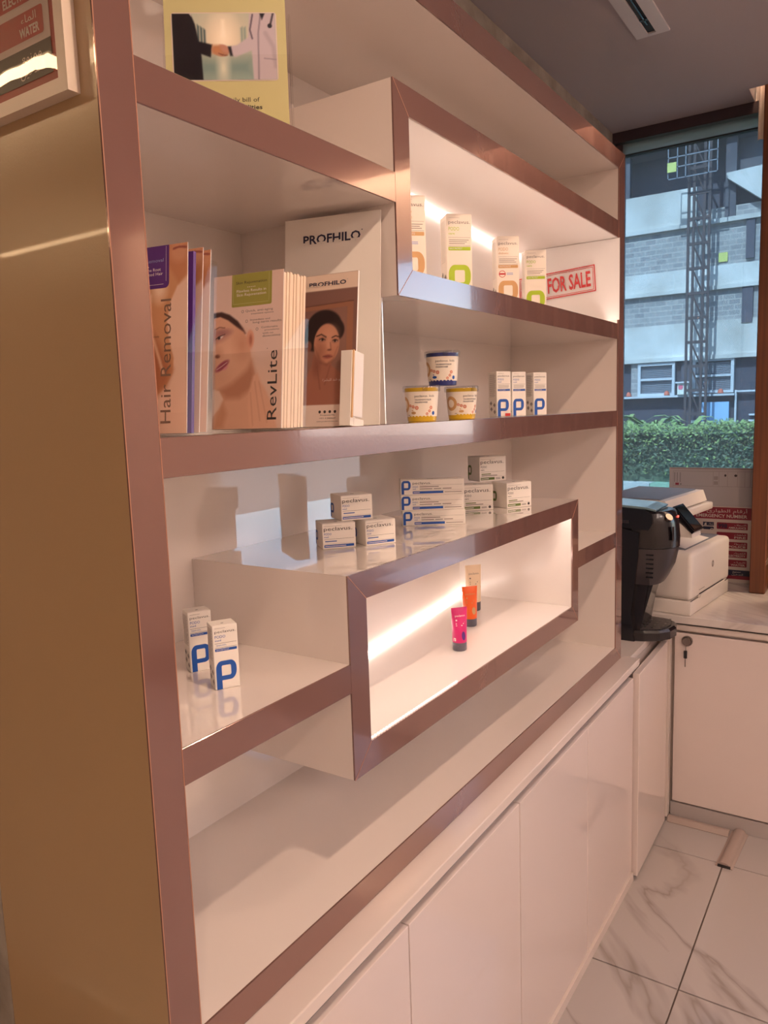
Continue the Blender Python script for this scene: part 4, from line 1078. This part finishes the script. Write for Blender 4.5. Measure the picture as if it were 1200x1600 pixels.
p.text('Patient & family bill of', wf * .76, 0.0345, 0.0056, 'ink', 2, 'r', width=wf * .56); p.text('rights & responsibilities', wf * .78, 0.0250, 0.0056, 'ink', 2, 'r', width=wf * .62, bold=0.014)
p.build('cover_print', BL, face((0, 0, 0), (1, 0, 0), (0, 0, 1)))
HAND.build('cover_picture', BL, face((wf * .065, -0.0003, 0.0625), (1, 0, 0), (0, 0, 1)), wf * .85, 0.0840)
for k in range(1):
    q = leaflet('leaflet', 'cream leaflet behind the handshake leaflet in the same pocket', 'leaflet', bp + Vector((0, 0, 0.0032)) + v * (0.003 + 0.0022 * k), R(yaw), R(5.0 - k), 0.1540, 0.176, 0.0014, None, None, None, front='page edge')
pocket('clear acrylic pocket holding the handshake leaflet', bp - v * 0.003, R(yaw), R(5.9), 0.158, 0.018, 0.150, 0.095, None)

# ------------------------------------------------------------------ framed notice on the beige side panel
fx = -0.0009
SG = thing('framed_notice', 'white-framed red emergency notice on the beige side panel', 'sign', (-0.01, 0.16, 1.787))
y0, y1, z0, z1 = 0.0245, 0.2750, 1.7870, 2.0600
fm = MB()
fm.prism([(y0, z0), (y1, z0), (y1, z0 + 0.014), (y0 + 0.014, z0 + 0.014)], -0.014, -0.0002, 'x'); fm.prism([(y0, z0), (y0 + 0.014, z0 + 0.014), (y0 + 0.014, z1 - 0.014), (y0, z1)], -0.014, -0.0002, 'x')
fm.prism([(y0, z1), (y0 + 0.014, z1 - 0.014), (y1, z1 - 0.014), (y1, z1)], -0.014, -0.0002, 'x'); fm.prism([(y1, z0), (y1, z1), (y1 - 0.014, z1 - 0.014), (y1 - 0.014, z0 + 0.014)], -0.014, -0.0002, 'x')
world_part('frame', fm, mat('frame white', (226, 208, 190), 0.3), SG)
world_part('notice_sheet', MB().box((-0.006, y0 + 0.013, z0 + 0.013), (-0.004, y1 - 0.013, z1 - 0.013)), 'sign red', SG)
# seen from -x: u runs towards -y
W_ = y1 - y0; p = Print(['sign white', 'sign red', 'sign black'])
o_ = Vector((-0.0062, y1, z0)) - SG.location
ur = W_ - 0.031                                   # right end of the pale field
p.rect(0.024, 0.058, ur, 0.26, 'sign white', 1)
p.rect(0.024, 0.0265, ur, 0.0595, 'sign black', 2)
p.rrect(0.04, 0.0665, ur - 0.0100, 0.0930, .12, 'sign red', 2); p.rrect(0.04, 0.1010, ur - 0.0100, 0.1280, .12, 'sign red', 2); p.rrect(0.04, 0.1360, ur - 0.0100, 0.1630, .12, 'sign red', 2)
um = ur - 0.034
p.text('WATER', um, 0.0700, 0.0085, 'sign white', 3, 'c', width=0.034, bold=0.03); p.text('\uFE80\uFE8E\uFEE4\uFEDF\uFE8D', um, 0.0825, 0.0075, 'sign white', 3, 'c', width=0.026)
p.text('ELECTRICITY', um - 0.01, 0.1045, 0.0085, 'sign white', 3, 'c', width=0.064, bold=0.03)
p.text('\uFECA\uFEEE\uFEE8\uFEE4\uFEE3', um, 0.0465, 0.0085, 'sign white', 3, 'c', width=0.034); p.text('\uFEE6\uFEF4\uFEA7\uFEAA\uFE98\uFEDF\uFE8D', um, 0.0330, 0.0095, 'sign white', 3, 'c', width=0.042)
p.build('notice_print', SG, face(o_, (0, -1, 0), (0, 0, 1)))
# bulging clear sleeve
mb = MB(); vs_, fs = [], []; n = 10
for j in range(n + 1):
    z = z0 + 0.0145 + (z1 - z0 - 0.029) * j / n
    for k in range(n + 1):
        y = y0 + 0.0145 + (y1 - y0 - 0.029) * k / n
        bu = 0.0007 * (1 - (2 * k / n - 1) ** 4) * (1 - (2 * j / n - 1) ** 4) + 0.0003 * math.sin(3 * k + j)
        vs_.append((-0.0078 - bu, y, z))
for j in range(n):
    for k in range(n): fs.append((j*(n+1) + k, j*(n+1) + k + 1, (j+1)*(n+1) + k + 1, (j+1)*(n+1) + k))
mb.add(vs_, fs); world_part('clear_sleeve', mb, 'sleeve film', SG, smooth=True)
# ------------------------------------------------------------------ coffee machine
CM = thing('coffee_machine', 'black capsule coffee machine beside the shelf unit', 'coffee machine', (2.02, 0.05, 0.698))
cz = 0.6984
def cpart(name, mb, m_, parent=None, smooth=False): return world_part(name, mb, m_, parent or CM, smooth)
cpart('water_tank', MB().prism([(0.27, cz), (0.006, cz), (0.019, 0.788), (-0.003, 0.981), (-0.005, 1.057), (0.055, 1.070), (0.27, 1.070)], 1.930, 1.952, 'x'), 'black plastic')
cpart('body', MB().prism([(0.27, cz + 0.004), (0.000, cz + 0.004), (-0.012, 0.780), (-0.032, 0.90), (-0.036, 1.064), (0.27, 1.085)], 1.9525, 2.095, 'x'), 'charcoal plastic')
cpart('head', MB().prism([(0.27, 1.0865), (-0.034, 1.066), (-0.046, 1.090), (-0.044, 1.116), (-0.020, 1.132), (0.27, 1.150)], 1.932, 2.105, 'x'), 'black plastic')
cpart('lid', MB().prism([(0.27, 1.1505), (-0.022, 1.1325), (-0.052, 1.126), (-0.054, 1.131), (-0.020, 1.139), (0.27, 1.157)], 1.940, 2.100, 'x'), mat('lid gloss', (120, 140, 144), 0.12, coat=0.5))
def loft(levels, seg_pts):
    mb = MB(); n = len(seg_pts[0]); vs_, fs = [], []
    for z, pts in zip(levels, seg_pts): vs_ += [(x, y, z) for x, y in pts]
    for j in range(len(levels) - 1):
        for k in range(n): fs.append((j*n + k, j*n + (k+1) % n, (j+1)*n + (k+1) % n, (j+1)*n + k))
    fs += [tuple(range(n))[::-1], tuple(range((len(levels)-1)*n, len(levels)*n))]
    return mb.add(vs_, fs)
def plan(f, inset=0.0):
    return [(1.936 + inset, 0.02), (1.936 + inset, -0.036), (1.958 + inset, -0.050 - 0.026 * f), (1.992, -0.056 - 0.044 * f), (2.030, -0.058 - 0.050 * f), (2.066, -0.056 - 0.044 * f), (2.096 - inset, -0.044 - 0.02 * f), (2.100 - inset, 0.02)]
cpart('brew_head', loft([1.006, 1.04, 1.085, 1.118, 1.124], [plan(1.0), plan(1.02), plan(0.92), plan(0.70), plan(0.55, 0.006)]), 'charcoal plastic', smooth=True)
cpart('brew_front', loft([0.886, 0.905, 0.950, 1.004], [plan(0.05, 0.010), plan(0.30, 0.006), plan(0.74, 0.002), plan(0.97)]), 'grey plastic', smooth=True)
cpart('spout_column', loft([0.730, 0.80, 0.888], [[(1.955, 0.05), (1.955, -0.004), (2.045, -0.004), (2.045, 0.05)], [(1.962, 0.04), (1.962, -0.020), (2.046, -0.020), (2.046, 0.04)], [(1.958, 0.03), (1.958, -0.044), (2.055, -0.044), (2.055, 0.03)]]), 'black plastic')
base = [(1.932, 0.16), (1.932, 0.030), (1.946, -0.020), (1.972, -0.064), (2.010, -0.088), (2.060, -0.096), (2.108, -0.086), (2.138, -0.056), (2.146, -0.010), (2.146, 0.16)]
cpart('base', loft([cz, cz + 0.004, 0.724, 0.732], [base, base, base, [(x + (2.04 - x) * 0.06, y + (0.03 - y) * 0.06) for x, y in base]]), 'charcoal plastic')
tr = cpart('drip_tray', MB().prism([(2.04 + (x - 2.04) * 0.86, 0.03 + (y - 0.03) * 0.86) for x, y in base if y < 0.1], 0.7321, 0.7345, 'z'), 'grey plastic')
sl = MB()
for i in range(5):
    for j in range(3): sl.box((1.985 + 0.030 * i, -0.066 + 0.026 * j, 0.7345), (2.003 + 0.030 * i, -0.058 + 0.026 * j, 0.7352))
cpart('tray_slots', sl, 'black plastic', tr)
cpart('power_button', MB().tube((1.978, -0.080, 1.100), (1.973, -0.087, 1.107), 0.0125, 20), 'chrome')
cpart('indicator', MB().box((2.030, -0.1015, 1.098), (2.040, -0.0985, 1.104)), 'red led')
cpart('side_badge', MB().box((1.9295, 0.028, 1.086), (1.9319, 0.052, 1.096)), 'grey plastic')
vn = MB()
for k in range(6): vn.box((1.9365, -0.048, 0.912 + 0.0145 * k), (1.9440, -0.026, 0.916 + 0.0145 * k))
cpart('vent_slits', vn, 'black plastic')
cpart('front_glint', MB().box((1.972, -0.0995, 1.030), (1.985, -0.0965, 1.075)), 'grey plastic')

# ------------------------------------------------------------------ printer
PR = thing('printer', 'white office printer with a scanner on top by the window', 'printer', (2.168, -0.118, 0.7384), R(-6.5))
def pp_(name, mb, m_, parent=None, smooth=True): return mb.build(name, m_, parent or PR, smooth=smooth)
pp_('paper_tray', MB().rbox((0.002, 0.002, 0.0), (0.433, 0.345, 0.050), 0.004, 2), 'printer white')
pp_('body', MB().rbox((0.0, 0.0, 0.0512), (0.435, 0.345, 0.218), 0.016, 4), 'printer white')
pp_('tray_grip', MB().prism([(0.085, 0.060), (0.355, 0.060), (0.365, 0.052), (0.075, 0.052)], -0.006, 0.0015, 'y'), 'printer white', smooth=False)
pp_('grip_shadow', MB().box((0.085, -0.0012, 0.0605), (0.355, 0.0004, 0.0640)), 'shadow gap')
pp_('seam_line', MB().box((0.004, 0.0012, 0.0499), (0.431, 0.004, 0.0513)), 'shadow gap')
pp_('model_mark', MB().box((0.080, -0.0006, 0.0760), (0.140, 0.0002, 0.0775)), 'ink grey')
pp_('left_tower', MB().rbox((-0.002, 0.060, 0.200), (0.052, 0.345, 0.330), 0.005, 2), 'printer white')
pp_('usb_port', MB().box((0.018, 0.0585, 0.244), (0.032, 0.0599, 0.258)), 'shadow gap')
pp_('rear_block', MB().rbox((0.050, 0.190, 0.200), (0.435, 0.345, 0.330), 0.005, 2), 'printer white')
pp_('output_bay', MB().box((0.052, 0.040, 0.2182), (0.425, 0.19, 0.2196)), 'printer grey')
pp_('scanner_bed', MB().rbox((-0.002, 0.062, 0.318), (0.425, 0.345, 0.346), 0.006, 2), 'printer white')
pp_('scanner_lid', MB().prism([(0.078, 0.352), (0.345, 0.352), (0.345, 0.392), (0.092, 0.392)], -0.004, 0.400, 'x'), 'printer white', smooth=False)
pp_('document_feeder', MB().prism([(0.115, 0.3922), (0.335, 0.3922), (0.335, 0.398), (0.120, 0.396)], 0.012, 0.385, 'x'), 'printer grey', smooth=False)
sc = MB().prism([(-0.004, 0.292), (0.004, 0.284), (0.076, 0.366), (0.068, 0.374)], 0.006, 0.104, 'x').build('control_panel', 'charcoal plastic', PR)
MB().prism([(-0.0006, 0.2995), (0.0002, 0.2987), (0.0626, 0.3702), (0.0618, 0.3710)], 0.016, 0.094, 'x').build('screen', 'screen glass', sc)
MB().prism([(0.004, 0.270), (0.060, 0.270), (0.060, 0.330), (0.006, 0.284)], 0.010, 0.100, 'x').build('panel_arm', 'printer white', PR)
lg = Print(['ink grey', 'ink', 'printer white']); lg.ell(0, 0, 0.0125, 0.0125, 'ink grey', 1, 28); lg.text('hp', 0.0002, -0.0035, 0.0118, 'printer white', 3, 'c', width=0.0135)
lg.build('maker_logo', PR, face((0.228, -0.0002, 0.1450), (1, 0, 0), (0, 0, 1)))
sh = MB().prism([(0.0, 0.0), (0.21, 0.0), (0.21, 0.0006), (0.0, 0.0006)], 0, 0.15, 'x')
sh = MB().add([(0, 0, 0), (0.26, 0.0, 0.0), (0.27, 0.13, 0.022), (0, 0.13, 0.022), (0, 0, 0.0008), (0.26, 0, 0.0008), (0.27, 0.13, 0.0228), (0, 0.13, 0.0228)], [(0, 3, 2, 1), (4, 5, 6, 7), (0, 1, 5, 4), (1, 2, 6, 5), (2, 3, 7, 6), (3, 0, 4, 7)])
so = sh.build('paper_sheet', 'paper'); so.location = (2.168 + 0.075, -0.118 + 0.038, 0.7384 + 0.2200); so.rotation_euler = (0, 0, R(-6.5))
tag(so, 'sheet of paper lying in the printer output bay', 'paper')

# ------------------------------------------------------------------ boards standing in the window
NB = thing('notice_board', 'white printed board standing against the window glass behind the printer', 'board', (2.764, -0.07, 0.738))
world_part('board', MB().box((2.7615, -0.2345, 0.7390), (2.7680, 0.096, 1.1990)), mat('board white', (184, 176, 178), 0.6), NB)
p = Print(['ink', 'ink grey', 'sign maroon']); oN = Vector((2.7612, 0.096, 0.739)) - NB.location
p.frame(0.015, 0.385, 0.325, 0.446, 0.0008, 'ink grey'); p.rect(0.015, 0.300, 0.0155, 0.385, 'ink grey'); p.rect(0.003, 0.455, 0.328, 0.4575, 'ink grey')
for a in (0.020, 0.030, 0.042): p.rect(a, 0.400, a + 0.0016, 0.440, 'ink')
p.rect(0.024, 0.388, 0.038, 0.397, 'sign maroon', 2); p.rect(0.044, 0.389, 0.047, 0.395, 'ink', 2)
for a in (0.168, 0.190, 0.222, 0.258, 0.285, 0.305): p.rect(a, 0.387, a + 0.0008, 0.444, 'ink grey')
p.ell(0.214, 0.430, 0.004, 0.005, 'ink', 2, 12); p.ell(0.252, 0.430, 0.0055, 0.005, 'ink', 2, 12)
for k in range(8): p.rect(0.172 + 0.004 * (k % 4), 0.392 + 0.02 * (k // 4), 0.174 + 0.004 * (k % 4), 0.406 + 0.02 * (k // 4), 'ink grey')
p.build('board_print', NB, face(oN, (0, -1, 0), (0, 0, 1)))
ES = thing('emergency_sign', 'white and maroon emergency number sign standing in the window', 'sign', (2.757, -0.08, 0.738))
world_part('sign_sheet', MB().box((2.7545, -0.2200, 0.7392), (2.7580, 0.060, 1.0450)), 'sign white', ES)
p = Print(['sign maroon', 'sign navy', 'sign white', 'ink'])
oE = Vector((2.7543, 0.060, 0.7392)) - ES.location; z_ = lambda z: z - 0.7392; y_ = lambda y: 0.060 - y
p.rect(0.0, z_(0.994), y_(-0.2175), z_(1.042), 'sign maroon')
p.text('EMERGENCY NUMBER', y_(-0.203), z_(1.001), 0.0125, 'sign white', 3, 'r', width=0.190, bold=0.02)
p.text('\uFE89\uFEAD\uFE8D\uFEEE\uFEC4\uFEDF\uFE8D \uFEE1\uFE8E\uFED7\uFEAD\uFE83', y_(-0.203), z_(1.022), 0.0120, 'sign white', 3, 'r', width=0.150)
for (a, b), tx, ar in (((0.954, 0.981), 'AMBULANCE', '\uFED1\uFE8E\uFECC\uFEB3\uFEF9\uFE8D'), ((0.915, 0.942), 'FIRE', '\uFE95\uFE8E\uFED4\uFEC3\uFE84\uFEE4\uFEDF\uFE8D'), ((0.878, 0.904), 'POLICE', '\uFE94\uFEC3\uFEAE\uFEB8\uFEDF\uFE8D'), ((0.841, 0.868), 'ELECTRICITY', '\uFE80\uFE8E\uFE91\uFEAE\uFEEC\uFEDC\uFEDF\uFE8D'), ((0.804, 0.832), 'WATER', '\uFE80\uFE8E\uFEE4\uFEDF\uFE8D')):
    p.rrect(y_(-0.092), z_(a), y_(-0.206), z_(b), .12, 'sign maroon')
    p.text(tx, y_(-0.200), z_(a) + 0.0035, 0.0075, 'sign white', 3, 'r', width=min(0.064, 0.0105 * len(tx)), bold=0.02)
    p.text(ar, y_(-0.200), z_(a) + 0.0150, 0.0070, 'sign white', 3, 'r', width=0.042)
p.text('998', y_(-0.097), z_(0.959), 0.0165, 'sign navy', 3, 'l', width=0.034, bold=0.03)
p.rect(y_(-0.040), z_(0.966), y_(-0.081), z_(0.9805), 'sign navy'); p.rrect(y_(-0.040), z_(0.950), y_(-0.081), z_(0.962), .3, 'sign navy')
p.poly([(y_(-0.044), z_(0.967)), (y_(-0.054), z_(0.967)), (y_(-0.053), z_(0.978)), (y_(-0.047), z_(0.976))], 'sign white', 3); p.ring(y_(-0.074), z_(0.950), 0.006, 0.0035, 'sign white', 3, 12)
p.text('\uFED1\uFE8E\uFECC\uFEB3\uFE87', y_(-0.078), z_(0.970), 0.0075, 'sign white', 3, 'r', width=0.018)
p.rect(0.0, z_(0.768), y_(-0.2175), z_(0.791), 'sign navy'); p.rect(0.0, z_(0.754), y_(-0.2175), z_(0.768), 'sign maroon')
p.text('\uFECA\uFEEE\uFEE8\uFEE4\uFEE3', y_(-0.185), z_(0.781), 0.0075, 'sign white', 3, 'r', width=0.030); p.text('\uFEE6\uFEF4\uFEA7\uFEAA\uFE98\uFEDF\uFE8D', y_(-0.194), z_(0.770), 0.0075, 'sign white', 3, 'r', width=0.042)
p.build('sign_print', ES, face(oE, (0, -1, 0), (0, 0, 1)))

# ------------------------------------------------------------------ cloth bag at the right edge
BG = thing('cloth_bag', 'tan woven cloth bag with loose threads on the window worktop', 'bag', (2.40, -0.43, 0.738))
lv = [0.7385, 0.745, 0.80, 0.86, 0.915, 0.925]
def bagplan(s, sh): return [(2.40 + 0.075 * s * math.copysign(abs(math.cos(t)) ** 0.5, math.cos(t)) + sh, -0.435 + 0.088 * s * math.copysign(abs(math.sin(t)) ** 0.5, math.sin(t))) for t in [2 * math.pi * k / 24 for k in range(24)]]
world_part('bag_body', loft(lv, [bagplan(0.93, 0), bagplan(1.0, 0), bagplan(1.02, 0.002), bagplan(0.99, 0.004), bagplan(1.02, 0.006), bagplan(0.96, 0.006)]), 'linen', BG, smooth=True)
th = MB()
for k in range(5):
    a = Vector((2.345 + 0.02 * k, -0.347, 0.918)); 
    b = a + Vector((-0.012, 0.010 + 0.004 * (k % 3), 0.012)); c_ = b + Vector((-0.006, 0.010, -0.022 - 0.006 * (k % 2)))
    th.tube(a, b, 0.0016, 6); th.tube(b, c_, 0.0014, 6)
world_part('loose_threads', th, 'linen', BG)

# ------------------------------------------------------------------ outside: planting, street and the building site opposite
struct('ground_1', MB().box((X1 + 0.1, -40, -0.12), (60, 60, -0.02)), 'asphalt', 'street pavement beyond the window')
def leaf_cloud(n, place, size, mats_):
    mb = MB()
    for _ in range(n):
        c_, up = place(); s = size * (0.6 + 0.8 * random.random())
        d = Vector((random.uniform(-1, 1), random.uniform(-1, 1), random.uniform(-0.3, 1))).normalized(); q = d.orthogonal().normalized()
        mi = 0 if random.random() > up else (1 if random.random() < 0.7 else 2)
        mb.add([c_ - d * s, c_ + q * s * 0.45, c_ + d * s, c_ - q * s * 0.45], [(0, 1, 2, 3)], mi)
    return mb
HG = thing('hedge', 'dense clipped green hedge in front of the window', 'hedge', (6.7, 1.0, 0.7))
def hp2():
    z = 0.845 + 0.40 * random.random() ** 0.8; x = 6.25 + 0.85 * random.random()
    if random.random() < 0.45: x = 6.22 + 0.10 * random.random()
    if random.random() < 0.25: z = 1.20 + 0.08 * random.random()
    y = random.uniform(-1.6, 3.2); z += 0.02 * math.sin(5 * y) + 0.015 * math.sin(13 * y)
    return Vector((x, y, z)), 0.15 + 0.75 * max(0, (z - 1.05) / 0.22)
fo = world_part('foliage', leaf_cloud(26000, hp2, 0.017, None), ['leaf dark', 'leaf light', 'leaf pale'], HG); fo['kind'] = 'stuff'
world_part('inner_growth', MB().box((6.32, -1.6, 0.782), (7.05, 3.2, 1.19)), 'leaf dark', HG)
tag(MB().box((6.15, 1.04, 0.0), (7.2, 3.2, 0.780)).build('planter', 'planter white'), 'whitewashed planter trough below the left part of the hedge', 'planter')
tag(MB().box((6.15, -1.6, 0.0), (7.2, 1.035, 0.780)).build('planter', mat('planter green', (150, 188, 160), 0.8)), 'pale green planter trough below the right part of the hedge', 'planter')
PL = thing('leafy_plant', 'loose plant with arching light green leaves above the hedge', 'plant', (7.7, 1.55, 0.0))
fr_ = MB()
for k in range(46):
    a = random.uniform(0, 2 * math.pi); b0 = Vector((7.7 + 0.15 * math.cos(a), 1.60 + random.uniform(-0.55, 0.55), 1.15)); L = random.uniform(0.25, 0.5); d = Vector((math.cos(a), math.sin(a), 0))
    pts = [b0 + d * (L * t * 0.9) + Vector((0, 0, L * (1.25 * t - 0.95 * t * t))) for t in (0, .25, .5, .75, 1)]
    sd_ = Vector((-d.y, d.x, 0.2)) * 0.022
    for i, wd in enumerate((0.7, 1.0, 0.9, 0.5)):
        w2 = (1.0, 0.9, 0.5, 0.05)[i]
        fr_.add([pts[i] - sd_ * wd, pts[i] + sd_ * wd, pts[i + 1] + sd_ * w2, pts[i + 1] - sd_ * w2], [(0, 1, 2, 3)], k % 2)
lf = world_part('fronds', fr_, ['leaf pale', 'leaf light'], PL); lf['kind'] = 'stuff'
for yy in (1.2, 1.6, 2.0): world_part('stem', MB().tube((7.7, yy, 0.0), (7.7, yy, 1.2), 0.02, 8), 'stem', PL)

B = thing('unfinished_building', 'unfinished concrete building with block infill across the street', 'building', (40, 6, 0))
XB = 38.0
def bpart(name, lo, hi, m_, parent=None): return world_part(name, MB().box(lo, hi), m_, parent or B)
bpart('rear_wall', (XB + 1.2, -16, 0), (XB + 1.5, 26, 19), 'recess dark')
bpart('parapet_band', (XB, 7.2, 9.60), (XB + 0.3, 26, 11.16), 'concrete')
bpart('floor_slab', (XB - 0.12, -16, 9.40), (XB + 1.2, 26, 9.60), 'concrete')
bpart('block_infill', (XB + 0.10, -16, 7.55), (XB + 0.3, 26, 9.40), 'blocks')
bpart('parapet_band', (XB, -16, 6.66), (XB + 0.3, 26, 7.55), 'concrete')
bpart('floor_slab', (XB - 0.12, -16, 6.48), (XB + 1.2, 26, 6.66), 'concrete')
bpart('block_infill', (XB + 0.10, -16, 5.10), (XB + 0.3, 26, 6.48), 'blocks')
bpart('parapet_band', (XB, -16, 3.55), (XB + 0.3, 26, 5.10), 'concrete')
bpart('floor_slab', (XB - 0.15, -16, 3.36), (XB + 1.2, 26, 3.55), 'concrete')
bpart('block_infill', (XB + 0.12, -16, 9.60), (XB + 0.3, 7.2, 10.1), 'blocks')
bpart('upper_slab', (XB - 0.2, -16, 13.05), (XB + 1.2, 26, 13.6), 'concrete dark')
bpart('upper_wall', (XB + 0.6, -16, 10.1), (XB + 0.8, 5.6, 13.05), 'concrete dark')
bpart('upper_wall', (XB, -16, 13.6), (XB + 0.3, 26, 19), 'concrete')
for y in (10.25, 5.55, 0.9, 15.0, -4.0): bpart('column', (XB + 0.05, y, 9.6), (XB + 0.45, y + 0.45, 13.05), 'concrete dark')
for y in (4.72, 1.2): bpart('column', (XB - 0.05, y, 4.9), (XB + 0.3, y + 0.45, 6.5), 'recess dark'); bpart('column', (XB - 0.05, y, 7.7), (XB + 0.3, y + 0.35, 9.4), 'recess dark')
# sloping stair soffit at the upper right
world_part('stair_flight', MB().add([(XB - 0.3, 5.9, 11.25), (XB - 0.3, 3.0, 8.95), (XB - 0.3, 3.0, 11.6), (XB - 0.3, 5.9, 11.45), (XB + 0.1, 5.9, 11.25), (XB + 0.1, 3.0, 8.95), (XB + 0.1, 3.0, 11.6), (XB + 0.1, 5.9, 11.45)], [(0, 1, 2, 3), (4, 7, 6, 5), (0, 4, 5, 1), (1, 5, 6, 2), (2, 6, 7, 3), (3, 7, 4, 0)]), 'concrete', B)
bpart('ground_wall', (XB + 0.25, -2, 0), (XB + 0.5, 26, 3.36), 'shop dark'); bpart('ground_wall', (XB + 0.25, -40, 0), (XB + 0.5, -2, 5.0), 'concrete')  # pale right-hand stretch, out of view, added to brighten the trim reflections
bpart('ledge', (XB - 0.25, 5.35, 1.66), (XB + 0.25, 26, 1.758), 'facade frame')
bpart('pier', (XB + 0.05, 9.72, 1.76), (XB + 0.25, 10.1, 3.36), 'blocks'); bpart('pier', (XB + 0.05, 7.35, 1.76), (XB + 0.25, 7.75, 3.36), 'recess dark')
def far_window(y0, y1, z0, z1):
    fm_ = MB(); t_ = 0.13
    fm_.box((XB - 0.05, y0, z0), (XB + 0.24, y0 + t_, z1)).box((XB - 0.05, y1 - t_, z0), (XB + 0.24, y1, z1)).box((XB - 0.05, y0 + t_, z0), (XB + 0.24, y1 - t_, z0 + t_)).box((XB - 0.05, y0 + t_, z1 - t_), (XB + 0.24, y1 - t_, z1)).box((XB - 0.04, y0 + t_, (z0 + z1) / 2 - 0.05), (XB + 0.2, y1 - t_, (z0 + z1) / 2 + 0.05))
    w_ = world_part('window', fm_, 'facade frame', B)
    bl_ = MB(); k = 0; z = z0 + t_ + 0.02
    while z < z1 - t_ - 0.05:
        bl_.box((XB + 0.10, y0 + t_, z), (XB + 0.16, y1 - t_, z + 0.06)); z += 0.085
    world_part('blind', bl_, 'shutter', w_)
far_window(8.02, 9.75, 1.76, 3.33); far_window(5.42, 7.22, 1.80, 3.40)
bpart('blue_poster', (XB - 0.02, 5.60, 0.30), (XB + 0.24, 6.80, 1.38), 'poster blue')
world_part('shop_lettering', MB().box((XB - 0.02, 4.0, 0.72), (XB + 0.2, 4.75, 0.80)).box((XB - 0.02, 4.2, 0.45), (XB + 0.2, 4.8, 0.53)).box((XB - 0.02, 7.0, 0.42), (XB + 0.2, 7.35, 0.55)), 'facade frame', B)
bpart('downpipe', (XB - 0.05, 5.28, 0.0), (XB + 0.2, 5.36, 1.9), 'facade frame'); bpart('railing', (XB - 0.1, -2, 1.80), (XB + 0.1, 5.3, 1.88), 'facade frame')
mb_ = thing('meter_box', 'small white sign box with a pink spot on the ledge across the street', 'sign', (XB - 0.2, 7.55, 1.76))
world_part('box', MB().rbox((XB - 0.4, 7.35, 1.765), (XB - 0.06, 7.82, 2.30), 0.03, 2), mat('box white', (226, 226, 214), 0.6), mb_)
world_part('roof', MB().box((XB - 0.5, 7.25, 2.301), (XB - 0.02, 7.90, 2.38)), 'facade frame', mb_)
world_part('pink_spot', MB().tube((XB - 0.401, 7.66, 2.12), (XB - 0.415, 7.66, 2.12), 0.11, 14), mat('pink', (226, 110, 130), 0.6), mb_)
for y, lb_ in ((10.15, 'leftmost'), (8.35, 'middle'), (5.95, 'rightmost')):
    o_ = MB().lathe([(0.10, 0.0), (0.13, 0.02), (0.11, 0.14), (0.05, 0.22)], 12, (XB - 0.15, y, 1.762)).build('flower_pot', mat('terracotta', (206, 108, 84), 0.7), smooth=True)
    tag(o_, 'small terracotta pot on the ledge across the street, ' + lb_, 'pot', 'terracotta pots on the ledge across the street')
HM = thing('hoist_mast', 'tall steel lattice hoist mast in front of the building', 'mast', (36.9, 6.85, 0))
XM = 36.8
for i, y in enumerate((6.40, 6.62, 7.06, 7.28)):
    world_part('upright', MB().box((XM - 0.04, y - 0.055, 0.0), (XM + 0.04, y + 0.055, 15.5)), 'steel mast', HM)
for y in (6.50, 7.18): world_part('guide_rail', MB().box((XM + 0.5, y - 0.03, 0.0), (XM + 0.56, y + 0.03, 15.5)), 'steel mast', HM)
for k in range(14):
    z = 0.8 + 1.08 * k
    world_part('rung', MB().box((XM - 0.05, 6.36, z), (XM + 0.05, 7.32, z + 0.13)), 'steel mast', HM)
    world_part('brace', MB().tube((XM, 6.62, z + 0.05), (XM, 7.06, z + 1.1), 0.04, 5), 'steel mast', HM)
cg = MB()
for y in (6.0, 6.35, 7.3, 7.65, 8.04): cg.box((XM - 0.6, y, 11.2), (XM - 0.56, y + 0.04, 13.0))
for z in (11.2, 11.68, 12.1, 12.96): cg.box((XM - 0.6, 6.0, z), (XM - 0.56, 8.08, z + 0.04))
world_part('hoist_cage', cg, mat('cage steel', (124, 128, 134), 0.5, metal=0.3), HM)
for (xs, y, z), lb_ in (((XM - 0.66, 7.89, 11.7), 'square yellow site notice beside the top of the hoist mast'), ((XB + 0.04, 6.02, 7.90), 'square yellow site notice to the right of the hoist mast')):
    tag(MB().box((xs, y - 0.19, z - 0.20), (xs + 0.055, y + 0.19, z + 0.20)).build('site_notice', 'sign yellow'), lb_, 'sign', 'yellow site notices on the building')
